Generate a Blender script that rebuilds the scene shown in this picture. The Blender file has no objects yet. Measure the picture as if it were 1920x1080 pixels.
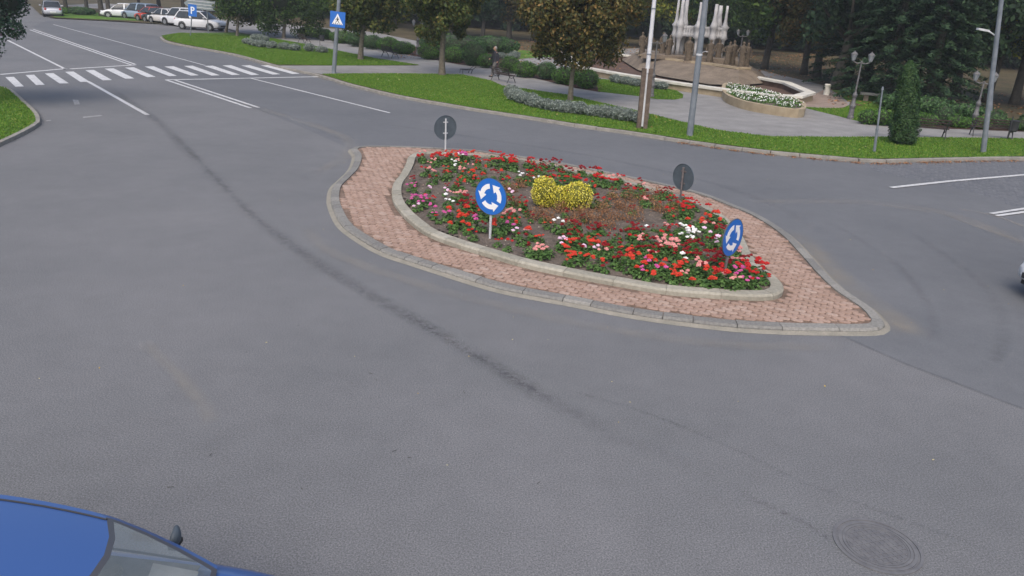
import bpy, bmesh, math, random
import numpy as np
from mathutils import Vector, Matrix

R = math.radians
random.seed(7)
rng = np.random.default_rng(11)

# ------------------------------------------------------------------ camera
CAM_H, CAM_PITCH, CAM_ROLL, CAM_F = 5.0, R(20.8), R(3.0), 1450.0
scene = bpy.context.scene
cd = bpy.data.cameras.new('camera')
cam = bpy.data.objects.new('camera', cd)
scene.collection.objects.link(cam)
scene.camera = cam
cd.sensor_width = 36.0
cd.lens = 36.0 * CAM_F / 1920.0
cd.clip_start = 0.05
cd.clip_end = 2000
_s, _c = math.sin(CAM_PITCH), math.cos(CAM_PITCH)
X0 = Vector((1, 0, 0)); F0 = Vector((0, _c, -_s)); U0 = Vector((0, _s, _c))
cr, sr = math.cos(CAM_ROLL), math.sin(CAM_ROLL)
XR = X0 * cr + U0 * sr
UR = -X0 * sr + U0 * cr
cam.matrix_world = Matrix(((XR.x, UR.x, -F0.x, 0), (XR.y, UR.y, -F0.y, 0), (XR.z, UR.z, -F0.z, CAM_H), (0, 0, 0, 1)))

# ------------------------------------------------------------------ world, sun, exposure
world = bpy.data.worlds.new('World')
scene.world = world
world.use_nodes = True
wn = world.node_tree
bg = wn.nodes['Background']
sky = wn.nodes.new('ShaderNodeTexSky')
sky.sky_type = 'NISHITA'
sky.sun_disc = False
sky.sun_elevation = R(52)
sky.sun_rotation = R(190)
sky.air_density = 1.0
sky.dust_density = 4.0
sky.ozone_density = 1.0
wn.links.new(sky.outputs[0], bg.inputs[0])
bg.inputs[1].default_value = 0.15
sl = bpy.data.lights.new('sun', 'SUN')
sl.energy = 1.0
sl.angle = R(50)
sl.color = (1.0, 0.95, 0.88)
sun = bpy.data.objects.new('sun', sl)
scene.collection.objects.link(sun)
az, el = R(190), R(52)
sdir = Vector((math.sin(az) * math.cos(el), math.cos(az) * math.cos(el), math.sin(el)))
sun.rotation_euler = sdir.to_track_quat('Z', 'Y').to_euler()
scene.view_settings.view_transform = 'Standard'
scene.view_settings.look = 'None'
scene.view_settings.gamma = 1.0
scene.view_settings.exposure = 0.52
scene.view_settings.use_curve_mapping = False


# ------------------------------------------------------------------ helpers
def ray(px, py):
    u = (px - 960) / CAM_F; v = (py - 540) / CAM_F
    return XR * u - UR * v + F0

def gp(px, py, z=0.0):
    """ground point seen at a pixel of the 1920x1080 photograph"""
    d = ray(px, py)
    t = (z - CAM_H) / d.z
    return Vector((d.x * t, d.y * t, z))

def at(px, py, Y):
    d = ray(px, py)
    t = Y / d.y
    return Vector((d.x * t, Y, CAM_H + d.z * t))

def pxm(P):
    return CAM_F / (Vector(P) - Vector((0, 0, CAM_H))).dot(F0)

COL = scene.collection

def link(o, parent=None):
    COL.objects.link(o)
    if parent is not None:
        o.parent = parent
    return o

def tag(o, label=None, cat=None, group=None, kind=None):
    if label: o['label'] = label
    if cat: o['category'] = cat
    if group: o['group'] = group
    if kind: o['kind'] = kind
    return o

def empty(name, loc, rz=0.0, label=None, cat=None, group=None):
    o = bpy.data.objects.new(name, None)
    o.location = loc
    o.rotation_euler = (0, 0, rz)
    link(o)
    return tag(o, label, cat, group)

def copy_tree(o, parent=None):
    c = o.copy()
    COL.objects.link(c)
    if parent is not None:
        c.parent = parent
    for ch in list(o.children):
        copy_tree(ch, c)
    return c

class MB:
    def __init__(s): s.v = []; s.f = []; s.uv = None
    def add(s, vs, fs):
        b = len(s.v)
        s.v += [tuple(v) for v in vs]
        s.f += [tuple(i + b for i in f) for f in fs]
        return s
    def box(s, c, size, rz=0.0, m=None):
        hx, hy, hz = size[0] / 2, size[1] / 2, size[2] / 2
        vs = [Vector((x, y, z)) for z in (-hz, hz) for x, y in ((-hx, -hy), (hx, -hy), (hx, hy), (-hx, hy))]
        if rz:
            q = Matrix.Rotation(rz, 3, 'Z'); vs = [q @ v for v in vs]
        if m is not None: vs = [m @ v for v in vs]
        vs = [v + Vector(c) for v in vs]
        return s.add(vs, [(3, 2, 1, 0), (4, 5, 6, 7), (0, 1, 5, 4), (1, 2, 6, 5), (2, 3, 7, 6), (3, 0, 4, 7)])
    def cyl(s, p0, p1, r0, r1=None, n=10, caps=True):
        r1 = r0 if r1 is None else r1
        p0 = Vector(p0); p1 = Vector(p1)
        d = (p1 - p0)
        if d.length < 1e-9: return s
        d.normalize()
        a = d.orthogonal().normalized(); b = d.cross(a)
        vs = []
        for p, r in ((p0, r0), (p1, r1)):
            for i in range(n):
                t = 2 * math.pi * i / n
                vs.append(p + a * (r * math.cos(t)) + b * (r * math.sin(t)))
        fs = [(i, (i + 1) % n, n + (i + 1) % n, n + i) for i in range(n)]
        if caps: fs += [tuple(range(n - 1, -1, -1)), tuple(range(n, 2 * n))]
        return s.add(vs, fs)
    def tube(s, pts, r, n=8):
        rs = r if isinstance(r, (list, tuple)) else [r] * len(pts)
        pts = [Vector(p) for p in pts]
        vs = []; ref = None
        for i, p in enumerate(pts):
            d = (pts[min(i + 1, len(pts) - 1)] - pts[max(i - 1, 0)]).normalized()
            if ref is None: a = d.orthogonal().normalized()
            else:
                a = (ref - d * ref.dot(d))
                a = a.normalized() if a.length > 1e-6 else d.orthogonal().normalized()
            ref = a; b = d.cross(a)
            for k in range(n):
                t = 2 * math.pi * k / n
                vs.append(p + a * (rs[i] * math.cos(t)) + b * (rs[i] * math.sin(t)))
        fs = []
        for i in range(len(pts) - 1):
            for k in range(n):
                fs.append((i * n + k, i * n + (k + 1) % n, (i + 1) * n + (k + 1) % n, (i + 1) * n + k))
        fs += [tuple(range(n - 1, -1, -1)), tuple(range((len(pts) - 1) * n, len(pts) * n))]
        return s.add(vs, fs)
    def lathe(s, prof, c=(0, 0, 0), n=14, sx=1, sy=1):
        vs = []
        for r, z in prof:
            for k in range(n):
                t = 2 * math.pi * k / n
                vs.append((c[0] + r * sx * math.cos(t), c[1] + r * sy * math.sin(t), c[2] + z))
        fs = []
        for i in range(len(prof) - 1):
            for k in range(n):
                fs.append((i * n + k, i * n + (k + 1) % n, (i + 1) * n + (k + 1) % n, (i + 1) * n + k))
        fs += [tuple(range(n - 1, -1, -1)), tuple(range((len(prof) - 1) * n, len(prof) * n))]
        return s.add(vs, fs)
    def sphere(s, c, r, nu=10, nv=7, sc=(1, 1, 1)):
        prof = []
        for j in range(nv + 1):
            a = -math.pi / 2 + math.pi * j / nv
            prof.append((max(1e-4, r * math.cos(a)), r * math.sin(a) * sc[2]))
        return s.lathe(prof, c, nu, sc[0], sc[1])
    def prism(s, pts, z0, z1):
        n = len(pts)
        vs = [(p[0], p[1], z0) for p in pts] + [(p[0], p[1], z1) for p in pts]
        return s.add(vs, [tuple(range(n - 1, -1, -1)), tuple(range(n, 2 * n))] + [(i, (i + 1) % n, n + (i + 1) % n, n + i) for i in range(n)])
    def mesh(s, name, m, smooth=False):
        me = bpy.data.meshes.new(name)
        me.from_pydata(s.v, [], s.f)
        me.materials.append(m)
        if smooth:
            me.polygons.foreach_set('use_smooth', [True] * len(me.polygons))
        me.update()
        return me
    def build(s, name, m, parent=None, smooth=False, bevel=0, auto=None):
        me = s.mesh(name, m, smooth)
        if bevel or True:
            bm = bmesh.new(); bm.from_mesh(me)
            bmesh.ops.recalc_face_normals(bm, faces=bm.faces)
            if bevel:
                bmesh.ops.bevel(bm, geom=bm.edges[:], offset=bevel, segments=2, affect='EDGES', profile=0.7)
            bm.to_mesh(me); bm.free()
        if smooth and auto:
            me.set_sharp_from_angle(angle=auto)
        o = bpy.data.objects.new(name, me)
        return link(o, parent)

def quad_mesh(name, V, m):
    """V: (n,4,3) array -> mesh of loose quads"""
    n = len(V)
    me = bpy.data.meshes.new(name)
    me.vertices.add(n * 4); me.loops.add(n * 4); me.polygons.add(n)
    me.vertices.foreach_set('co', V.reshape(-1).astype(np.float32))
    me.loops.foreach_set('vertex_index', np.arange(n * 4, dtype=np.int32))
    me.polygons.foreach_set('loop_start', np.arange(0, n * 4, 4, dtype=np.int32))
    me.materials.append(m)
    me.update(calc_edges=True)
    return me

def tri_mesh(name, V, m):
    n = len(V)
    me = bpy.data.meshes.new(name)
    me.vertices.add(n * 3); me.loops.add(n * 3); me.polygons.add(n)
    me.vertices.foreach_set('co', V.reshape(-1).astype(np.float32))
    me.loops.foreach_set('vertex_index', np.arange(n * 3, dtype=np.int32))
    me.polygons.foreach_set('loop_start', np.arange(0, n * 3, 3, dtype=np.int32))
    me.materials.append(m)
    me.update(calc_edges=True)
    return me

def leaf_quads(P, N, size, aspect=0.6, jit=0.6):
    """rhombic leaves at P facing roughly N"""
    n = len(P)
    N = N + rng.normal(0, jit, (n, 3))
    N /= np.linalg.norm(N, axis=1)[:, None] + 1e-9
    A = np.cross(N, rng.normal(0, 1, (n, 3))); A /= np.linalg.norm(A, axis=1)[:, None] + 1e-9
    B = np.cross(N, A)
    s = (size * rng.uniform(0.6, 1.25, n))[:, None]
    return np.stack([P - A * s, P - B * s * aspect, P + A * s, P + B * s * aspect], 1)

def sphere_pts(n):
    v = rng.normal(0, 1, (n, 3)); return v / np.linalg.norm(v, axis=1)[:, None]

def blob_cloud(center, radii, nblob, blob_r, nleaf, size, hollow=0.75, squash=1.0, top=1.0, seed=None):
    """leaf clumps spread through an ellipsoid; returns quads"""
    d = sphere_pts(nblob)
    rr = rng.uniform(hollow, 1.0, nblob)[:, None]
    C = d * rr * (np.array(radii) - np.array([blob_r * .6] * 3)) + np.array(center)
    k = rng.integers(0, nblob, nleaf)
    dd = sphere_pts(nleaf)
    br = blob_r * rng.uniform(0.65, 1.15, nblob)
    P = C[k] + dd * (br[k] * rng.uniform(0.55, 1.08, nleaf))[:, None] * np.array([1, 1, squash])
    return leaf_quads(P, dd, size)

def core_mesh(mb, center, radii, n=14, amp=.12):  # lumpy solid set inside leaf clouds as dark filling
    ph = random.uniform(0, 9)
    vs = []; nv = 9
    for j in range(nv + 1):
        a = -math.pi / 2 + math.pi * j / nv
        for k in range(n):
            t = 2 * math.pi * k / n
            q = 1 + amp * (math.sin(3 * t + ph + j) + math.sin(5 * t - 2 * j + ph))
            vs.append((center[0] + radii[0] * q * math.cos(a) * math.cos(t), center[1] + radii[1] * q * math.cos(a) * math.sin(t), center[2] + radii[2] * math.sin(a) * (1 + .3 * (q - 1))))
    fs = []
    for j in range(nv):
        for k in range(n):
            fs.append((j * n + k, j * n + (k + 1) % n, (j + 1) * n + (k + 1) % n, (j + 1) * n + k))
    mb.add(vs, fs)

# ------------------------------------------------------------------ materials
def mat(name, col, rough=0.8, metal=0.0, spec=0.5, coat=0.0):
    m = bpy.data.materials.new(name); m.use_nodes = True
    b = m.node_tree.nodes['Principled BSDF']
    b.inputs['Base Color'].default_value = (*col, 1)
    b.inputs['Roughness'].default_value = rough
    b.inputs['Metallic'].default_value = metal
    b.inputs['Specular IOR Level'].default_value = spec
    b.inputs['Coat Weight'].default_value = coat
    return m

class NT:
    def __init__(s, m): s.t = m.node_tree; s.b = s.t.nodes['Principled BSDF']
    def n(s, ty, **kw):
        x = s.t.nodes.new(ty)
        for k, v in kw.items():
            if k in x.inputs: x.inputs[k].default_value = v
            else: setattr(x, k, v)
        return x
    def l(s, a, b): s.t.links.new(a, b)
    def coord(s): return s.n('ShaderNodeTexCoord').outputs['Object']
    def noise(s, scale, detail=3, rough=.55, vec=None):
        x = s.n('ShaderNodeTexNoise'); x.inputs['Scale'].default_value = scale
        x.inputs['Detail'].default_value = detail; x.inputs['Roughness'].default_value = rough
        s.l(vec if vec is not None else s.coord(), x.inputs['Vector'])
        return x.outputs['Fac']
    def ramp(s, fac, stops):
        r = s.n('ShaderNodeValToRGB')
        e = r.color_ramp.elements
        while len(e) > 1: e.remove(e[-1])
        e[0].position = stops[0][0]; e[0].color = (*stops[0][1], 1)
        for p, c in stops[1:]:
            q = e.new(p); q.color = (*c, 1)
        s.l(fac, r.inputs['Fac'])
        return r.outputs['Color']
    def mix(s, fac, a, b, mode='MIX'):
        x = s.n('ShaderNodeMix', data_type='RGBA', blend_type=mode)
        if isinstance(fac, (int, float)): x.inputs[0].default_value = fac
        else: s.l(fac, x.inputs[0])
        for i, v in ((6, a), (7, b)):
            if isinstance(v, tuple): x.inputs[i].default_value = (*v, 1)
            else: s.l(v, x.inputs[i])
        return x.outputs[2]
    def bump(s, h, strength=.3, dist=.01):
        x = s.n('ShaderNodeBump'); x.inputs['Strength'].default_value = strength; x.inputs['Distance'].default_value = dist
        s.l(h, x.inputs['Height']); s.l(x.outputs[0], s.b.inputs['Normal'])
    def base(s, c): s.l(c, s.b.inputs['Base Color'])

def noisy(name, c0, c1, scale=8, rough=.85, bump=0.2, fine=None, big=None, dist=.01, spec=.3):
    m = mat(name, c0, rough, spec=spec); t = NT(m)
    c = t.ramp(t.noise(scale, 5), [(.3, c0), (.7, c1)])
    if fine:
        f = t.ramp(t.noise(fine[0], 2, .7), [(.25, (1 - fine[1],) * 3), (.75, (1 + fine[1],) * 3)])
        c = t.mix(1.0, c, f, 'MULTIPLY')
    if big:
        f = t.ramp(t.noise(big[0], 3, .6), [(.3, (1 - big[1],) * 3), (.7, (1 + big[1],) * 3)])
        c = t.mix(1.0, c, f, 'MULTIPLY')
    t.base(c)
    if bump: t.bump(t.noise(scale * 6, 4), bump, dist)
    return m

def asphalt(name, c0, c1, speck=.35, sc=45):
    m = mat(name, c0, .9, spec=.25); t = NT(m)
    v = t.coord()
    big = t.ramp(t.noise(.22, 4, .6, v), [(.3, c0), (.72, c1)])
    med = t.ramp(t.noise(2.3, 5, .65, v), [(.3, (.95,) * 3), (.7, (1.05,) * 3)])
    c = t.mix(1.0, big, med, 'MULTIPLY')
    f = t.ramp(t.noise(sc, 3, .8, v), [(.30, (1 - speck,) * 3), (.5, (1.0,) * 3), (.72, (1 + speck * 1.4,) * 3)])
    c = t.mix(1.0, c, f, 'MULTIPLY')
    vo = t.n('ShaderNodeTexVoronoi'); vo.inputs['Scale'].default_value = 38; t.l(v, vo.inputs['Vector'])
    st = t.ramp(vo.outputs['Distance'], [(.0, (1.5, 1.5, 1.45)), (.13, (1.5, 1.5, 1.45)), (.2, (1, 1, 1))])
    sel = t.ramp(t.noise(21, 1, .5, v), [(.52, (0, 0, 0)), (.6, (1, 1, 1))])
    c = t.mix(sel, c, t.mix(1.0, c, st, 'MULTIPLY'))
    # fine cracks and tar flecks
    fl = t.ramp(t.noise(7, 6, .8, v), [(.25, (.55,) * 3), (.33, (1,) * 3)])
    c = t.mix(1.0, c, fl, 'MULTIPLY')
    t.base(c)
    t.bump(t.noise(120, 2, .7, v), .35, .004)
    return m

def islandy(name, stops, rough=.6, trans=0.0, obj=False, extra=None):
    """colour varies per leaf / piece"""
    m = mat(name, stops[0][1], rough, spec=.25); t = NT(m)
    if obj: r = t.n('ShaderNodeObjectInfo').outputs['Random']
    else: r = t.n('ShaderNodeNewGeometry').outputs['Random Per Island']
    c = t.ramp(r, stops)
    if extra:
        f = t.ramp(t.noise(extra[0], 4), [(.3, (1 - extra[1],) * 3), (.7, (1 + extra[1],) * 3)])
        c = t.mix(1.0, c, f, 'MULTIPLY')
    t.base(c)
    if trans:
        tr = t.n('ShaderNodeBsdfTranslucent'); t.l(c, tr.inputs['Color'])
        mx = t.n('ShaderNodeMixShader'); mx.inputs[0].default_value = trans
        out = t.t.nodes['Material Output']
        t.l(t.b.outputs[0], mx.inputs[1]); t.l(tr.outputs[0], mx.inputs[2]); t.l(mx.outputs[0], out.inputs['Surface'])
    return m

M = {}
M['asphalt'] = asphalt('asphalt', (.128, .131, .136), (.164, .164, .169), .5, 55)
M['asphalt_dark'] = asphalt('asphalt_smooth', (.112, .117, .126), (.142, .146, .154), .2, 60)
M['paint'] = noisy('road_paint', (.42, .42, .42), (.62, .62, .615), 9, .7, .1, fine=(60, .15), big=(2, .1))
M['paint_worn'] = noisy('worn_road_paint', (.17, .17, .175), (.34, .34, .335), 14, .8, .1)
M['kerb'] = noisy('kerb_concrete', (.20, .19, .17), (.31, .29, .255), 3, .9, .3, fine=(40, .2))
M['cement'] = noisy('cement_haunch', (.20, .19, .16), (.27, .25, .21), 4, .9, .3, fine=(50, .2))
M['edging'] = noisy('edging_concrete', (.34, .32, .265), (.46, .44, .37), 3, .9, .2, fine=(50, .15), big=(.9, .12))
M['grass'] = noisy('lawn_soil', (.06, .13, .012), (.095, .185, .02), 2.2, .95, .4, fine=(30, .35), big=(.35, .2), dist=.03)
M['pavement'] = noisy('plaza_paving', (.20, .195, .19), (.265, .258, .25), 1.2, .9, .2, fine=(22, .16), big=(.15, .1))
M['pavement_brown'] = noisy('brown_paving', (.22, .17, .14), (.30, .24, .20), 1.5, .9, .2, fine=(22, .2))
M['earth'] = noisy('leaf_litter_ground', (.05, .048, .022), (.11, .082, .045), .5, .95, .4, fine=(5, .4), big=(.08, .3), dist=.03)
M['hedge_soil'] = noisy('hedge_soil', (.035, .018, .013), (.07, .035, .025), 6, .95, .4)
M['soil'] = noisy('bed_soil', (.085, .068, .055), (.15, .122, .1), 5, .95, .6, fine=(30, .3), dist=.03)
M['bark'] = noisy('bark', (.10, .085, .065), (.2, .175, .14), 7, .95, .6, dist=.03)
M['bark_dark'] = noisy('dark_bark', (.04, .037, .032), (.08, .072, .06), 5, .95, .5, dist=.03)
M['steel'] = noisy('galvanised_steel', (.42, .43, .45), (.55, .56, .58), 5, .5, 0, spec=.5)
M['grey_steel'] = noisy('grey_painted_pole', (.13, .15, .175), (.19, .21, .235), 4, .5, .1, big=(.8, .12))
M['dark_steel'] = noisy('weathered_dark_post', (.10, .085, .085), (.17, .15, .15), 9, .6, .1)
M['sign_back'] = noisy('sign_back_grey', (.06, .075, .09), (.085, .105, .125), 5, .5, 0)
M['sign_blue'] = mat('sign_blue', (.012, .125, .47), .4)
M['sign_white'] = mat('sign_white', (.75, .75, .76), .45)
M['black'] = mat('black_print', (.012, .012, .012), .5)
M['wood_dark'] = noisy('dark_bench_wood', (.035, .024, .022), (.075, .052, .045), 12, .7, .2)
M['iron'] = mat('cast_iron', (.03, .03, .035), .5)
M['lamp_iron'] = noisy('lamp_grey_paint', (.075, .075, .08), (.17, .165, .165), 8, .55, .1)
M['lamp_glass'] = mat('lantern_glass', (.20, .215, .23), .3)
M['creosote'] = noisy('brown_pole_sleeve', (.075, .055, .045), (.15, .115, .09), 6, .85, .4, fine=(30, .3))
M['white_pole'] = noisy('pale_pole', (.50, .51, .54), (.62, .62, .64), 5, .6, .1)
M['limestone'] = noisy('pale_coping', (.48, .46, .40), (.66, .64, .57), 1.5, .8, .2, big=(.4, .12))
M['sandstone'] = noisy('tan_stone_wall', (.28, .225, .15), (.40, .33, .23), 2.5, .9, .3)
M['terrace'] = noisy('brown_stone_terrace', (.13, .105, .08), (.23, .185, .14), 1.2, .9, .4, fine=(9, .25))
M['basin'] = noisy('basin_lining', (.075, .045, .033), (.13, .085, .065), 1.5, .9, .2)
M['concrete_white'] = noisy('sculpture_concrete', (.30, .30, .305), (.46, .455, .46), 2.0, .8, .2, big=(.7, .15))
M['statue'] = noisy('brown_statue', (.06, .047, .034), (.15, .118, .085), 7, .85, .5, dist=.03)
M['flower_leaf'] = islandy('geranium_leaf', [(0, (.04, .085, .022)), (.5, (.07, .15, .033)), (1, (.13, .22, .065))], trans=.15)
M['paver'] = islandy('paver_clay', [(0, (.29, .20, .155)), (.35, (.315, .217, .17)), (.7, (.345, .24, .19)), (1, (.37, .275, .225))], .9, obj=True, extra=(18, .18))
M['paver_i'] = islandy('paver_clay_far', [(0, (.29, .20, .155)), (.35, (.315, .217, .17)), (.7, (.345, .24, .19)), (1, (.37, .275, .225))], .9, extra=(18, .18))
M['joint'] = noisy('paver_joint_sand', (.11, .075, .057), (.24, .17, .13), 5, .95, .3, fine=(30, .3))
M['kerb_stone'] = islandy('grey_kerb_stone', [(0, (.175, .17, .16)), (.5, (.205, .20, .185)), (1, (.245, .235, .215))], .9, obj=True, extra=(22, .22))
M['edging_i'] = islandy('edging_stone', [(0, (.26, .245, .20)), (1, (.345, .325, .27))], .9, obj=True, extra=(14, .16))
M['tyre'] = mat('rubber', (.015, .015, .016), .8)
M['rim'] = mat('wheel_rim', (.35, .36, .37), .35, .7)
M['trim'] = mat('black_trim', (.018, .018, .02), .5)
M['frit'] = mat('windscreen_border', (.07, .07, .078), .4)
M['tail'] = mat('tail_light', (.35, .03, .02), .3)
M['head'] = mat('head_light', (.6, .62, .65), .2)
M['plate'] = mat('number_plate', (.7, .7, .68), .5)
M['interior'] = noisy('car_interior', (.05, .055, .06), (.11, .115, .12), 6, .9, .1)
M['dash'] = noisy('pale_dashboard', (.20, .215, .21), (.28, .29, .285), 5, .9, .1)  # pale panel making the pale patch behind the windscreen
M['skin'] = mat('skin', (.42, .25, .18), .6)

def leafmat(key, stops, trans=.2):
    M[key] = islandy(key, stops, .6, trans)
leafmat('leaf_autumn', [(0, (.036, .046, .015)), (.4, (.08, .085, .026)), (.72, (.14, .115, .034)), (.92, (.19, .125, .038)), (1, (.24, .14, .042))])
leafmat('leaf_olive', [(0, (0.030, 0.049, 0.013)), (.45, (0.066, 0.099, 0.023)), (.8, (0.124, 0.140, 0.033)), (1, (0.214, 0.165, 0.041))])
leafmat('leaf_green', [(0, (.018, .045, .010)), (.5, (.045, .09, .018)), (1, (.095, .16, .03))])
leafmat('leaf_dark', [(0, (0.013, 0.033, 0.017)), (.5, (0.030, 0.063, 0.030)), (1, (0.058, 0.107, 0.046))])
leafmat('leaf_gold', [(0, (.05, .08, .012)), (.5, (.12, .165, .02)), (.88, (.24, .26, .035)), (1, (.45, .36, .04))])
leafmat('leaf_purple', [(0, (0.025, 0.058, 0.033)), (.6, (0.049, 0.099, 0.058)), (.85, (0.083, 0.116, 0.083)), (1, (0.140, 0.083, 0.132))])
leafmat('leaf_hedge', [(0, (.03, .075, .014)), (.5, (.06, .14, .024)), (1, (.11, .23, .04))], .15)
leafmat('leaf_hedge_dark', [(0, (0.025, 0.058, 0.023)), (.6, (0.049, 0.107, 0.036)), (1, (0.083, 0.165, 0.049))], .15)
leafmat('leaf_silver', [(0, (.12, .15, .13)), (.6, (.19, .225, .20)), (1, (.29, .325, .29))], .1)
leafmat('leaf_yellow', [(0, (.12, .14, .02)), (.3, (.46, .42, .04)), (.7, (.78, .68, .07)), (1, (.88, .80, .22))], .15)
leafmat('leaf_brown', [(0, (.15, .07, .035)), (.6, (.28, .135, .065)), (1, (.42, .23, .11))], .15)
leafmat('leaf_thuja', [(0, (.012, .038, .012)), (.6, (.028, .068, .018)), (1, (.055, .10, .028))], .1)
M['core'] = mat('inner_dark', (.028, .036, .020), .95)  # dark solids added inside foliage to close see-through gaps
M['core_olive'] = mat('inner_dark_olive', (.045, .045, .022), .95)
M['core_silver'] = mat('inner_dark_silver', (.08, .10, .085), .95)
M['core_yellow'] = mat('inner_dark_yellow', (.12, .12, .02), .95)
M['blade'] = islandy('grass_blades', [(0, (.06, .145, .012)), (.5, (.10, .215, .02)), (.85, (.16, .27, .03)), (1, (.28, .28, .08))], .7, .25)
FC = {'red': ((.32, .010, .010), (.52, .02, .018)), 'scarlet': ((.45, .03, .015), (.62, .06, .03)), 'dark red': ((.13, .005, .007), (.28, .008, .012)),
      'pink': ((.60, .20, .20), (.72, .36, .33)), 'magenta': ((.45, .05, .22), (.62, .13, .36)), 'white': ((.72, .72, .70), (.85, .85, .84)), 'lilac': ((.72, .45, .62), (.82, .62, .76))}
for k, (a, b) in FC.items():
    M['petal_' + k] = noisy('petal_' + k.replace(' ', '_'), a, b, 30, .6, 0)

def overlay_mat(name, col, lo=.4, hi=.65, strength=.6, sc=(6, 1.2)):
    """thin dirt film on the road: noise-broken and fading to its edges (uv.x across, uv.y along)"""
    m = mat(name, col, .9, spec=.2); t = NT(m)
    uv = t.n('ShaderNodeTexCoord').outputs['UV']
    sep = t.n('ShaderNodeSeparateXYZ'); t.l(uv, sep.inputs[0])
    a = t.n('ShaderNodeMath', operation='SUBTRACT'); t.l(sep.outputs[0], a.inputs[0]); a.inputs[1].default_value = .5
    b = t.n('ShaderNodeMath', operation='ABSOLUTE'); t.l(a.outputs[0], b.inputs[0])
    c = t.n('ShaderNodeMapRange'); t.l(b.outputs[0], c.inputs[0]); c.inputs[1].default_value = .5; c.inputs[2].default_value = 0; c.interpolation_type = 'SMOOTHSTEP'
    e = t.n('ShaderNodeMath', operation='SUBTRACT'); t.l(sep.outputs[1], e.inputs[0]); e.inputs[1].default_value = .5
    f = t.n('ShaderNodeMath', operation='ABSOLUTE'); t.l(e.outputs[0], f.inputs[0])
    g = t.n('ShaderNodeMapRange'); t.l(f.outputs[0], g.inputs[0]); g.inputs[1].default_value = .5; g.inputs[2].default_value = .38; g.interpolation_type = 'SMOOTHSTEP'
    n1 = t.n('ShaderNodeMapRange'); t.l(t.noise(sc[0], 5, .7), n1.inputs[0]); n1.inputs[1].default_value = lo; n1.inputs[2].default_value = hi
    n2 = t.n('ShaderNodeMapRange'); t.l(t.noise(sc[1], 3, .6), n2.inputs[0]); n2.inputs[1].default_value = .25; n2.inputs[2].default_value = .6
    p = c.outputs[0]
    for q in (g.outputs[0], n1.outputs[0], n2.outputs[0]):
        x = t.n('ShaderNodeMath', operation='MULTIPLY'); t.l(p, x.inputs[0]); t.l(q, x.inputs[1]); p = x.outputs[0]
    x = t.n('ShaderNodeMath', operation='MULTIPLY'); t.l(p, x.inputs[0]); x.inputs[1].default_value = strength
    t.l(x.outputs[0], t.b.inputs['Alpha'])
    return m
M['streak'] = overlay_mat('oil_streak', (.045, .045, .05), .42, .75, .36, (14, 1.2))
M['streak_soft'] = overlay_mat('tyre_grime', (.09, .09, .096), .3, .65, .34, (6, .5))
M['tyre_soft'] = overlay_mat('faint_tyre_mark', (.10, .10, .108), .3, .7, .2, (7, .5))
M['dust'] = overlay_mat('road_dust', (.40, .345, .26), .2, .7, .42, (2.5, .5))
M['dust_soft'] = overlay_mat('fine_road_dust', (.34, .315, .275), .2, .65, .36, (2.5, .4))

# ------------------------------------------------------------------ curves and sheets
def catmull(P, closed, step=.15):
    P = [Vector(p) for p in P]; n = len(P); out = []
    rngs = n if closed else n - 1
    for i in range(rngs):
        if closed: a, b, c, d = P[i - 1], P[i], P[(i + 1) % n], P[(i + 2) % n]
        else: a, b, c, d = P[max(i - 1, 0)], P[i], P[i + 1], P[min(i + 2, n - 1)]
        k = max(1, int((c - b).length / step))
        for j in range(k):
            t = j / k
            out.append(.5 * ((2 * b) + (c - a) * t + (2 * a - 5 * b + 4 * c - d) * t * t + (3 * b - a - 3 * c + d) * t ** 3))
    if not closed: out.append(P[-1])
    return out

def even(P, closed, step):
    P = [Vector(p) for p in P]
    Q = P + [P[0]] if closed else P
    L = [0]
    for a, b in zip(Q, Q[1:]): L.append(L[-1] + (b - a).length)
    n = max(2, int(round(L[-1] / step)))
    out = []; j = 0
    for i in range(n if closed else n + 1):
        s = L[-1] * i / n
        while j < len(L) - 2 and L[j + 1] < s: j += 1
        t = (s - L[j]) / max(1e-9, L[j + 1] - L[j])
        out.append(Q[j].lerp(Q[j + 1], t))
    return out

def normals2(P, closed):
    n = len(P); N = []
    for i in range(n):
        a = P[i - 1] if (closed or i > 0) else P[i]
        b = P[(i + 1) % n] if (closed or i < n - 1) else P[i]
        d = (b - a); d.z = 0; d.normalize()
        N.append(Vector((-d.y, d.x, 0)))
    return N

def offset(P, closed, w):
    return [p + q * w for p, q in zip(P, normals2(P, closed))]

def sheet(name, pts, z, m, kind='structure', parent=None):
    bm = bmesh.new()
    vs = [bm.verts.new((p[0], p[1], z)) for p in pts]
    f = bm.faces.new(vs)
    f.normal_update()
    if f.normal.z < 0: f.normal_flip()
    bmesh.ops.triangulate(bm, faces=[f])
    me = bpy.data.meshes.new(name); bm.to_mesh(me); bm.free()
    me.materials.append(m)
    o = link(bpy.data.objects.new(name, me), parent)
    if kind: o['kind'] = kind
    return o

def strip(name, L, Rr, m, zs=0.0, parent=None, kind='structure', uv=True):
    """ribbon between two point lists, uv.x across and uv.y along"""
    n = len(L)
    me = bpy.data.meshes.new(name)
    me.from_pydata([(p.x, p.y, p.z + zs) for p in L] + [(p.x, p.y, p.z + zs) for p in Rr], [], [(i, i + 1, n + i + 1, n + i) for i in range(n - 1)])
    u = me.uv_layers.new(name='uv')
    k = 0
    for i in range(n - 1):
        for (a, b) in ((0, i), (0, i + 1), (1, i + 1), (1, i)):
            u.data[k].uv = (a, b / (n - 1)); k += 1
    me.materials.append(m); me.update()
    if me.polygons[0].normal.z < 0: me.flip_normals()
    o = link(bpy.data.objects.new(name, me), parent)
    if kind: o['kind'] = kind
    return o

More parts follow.
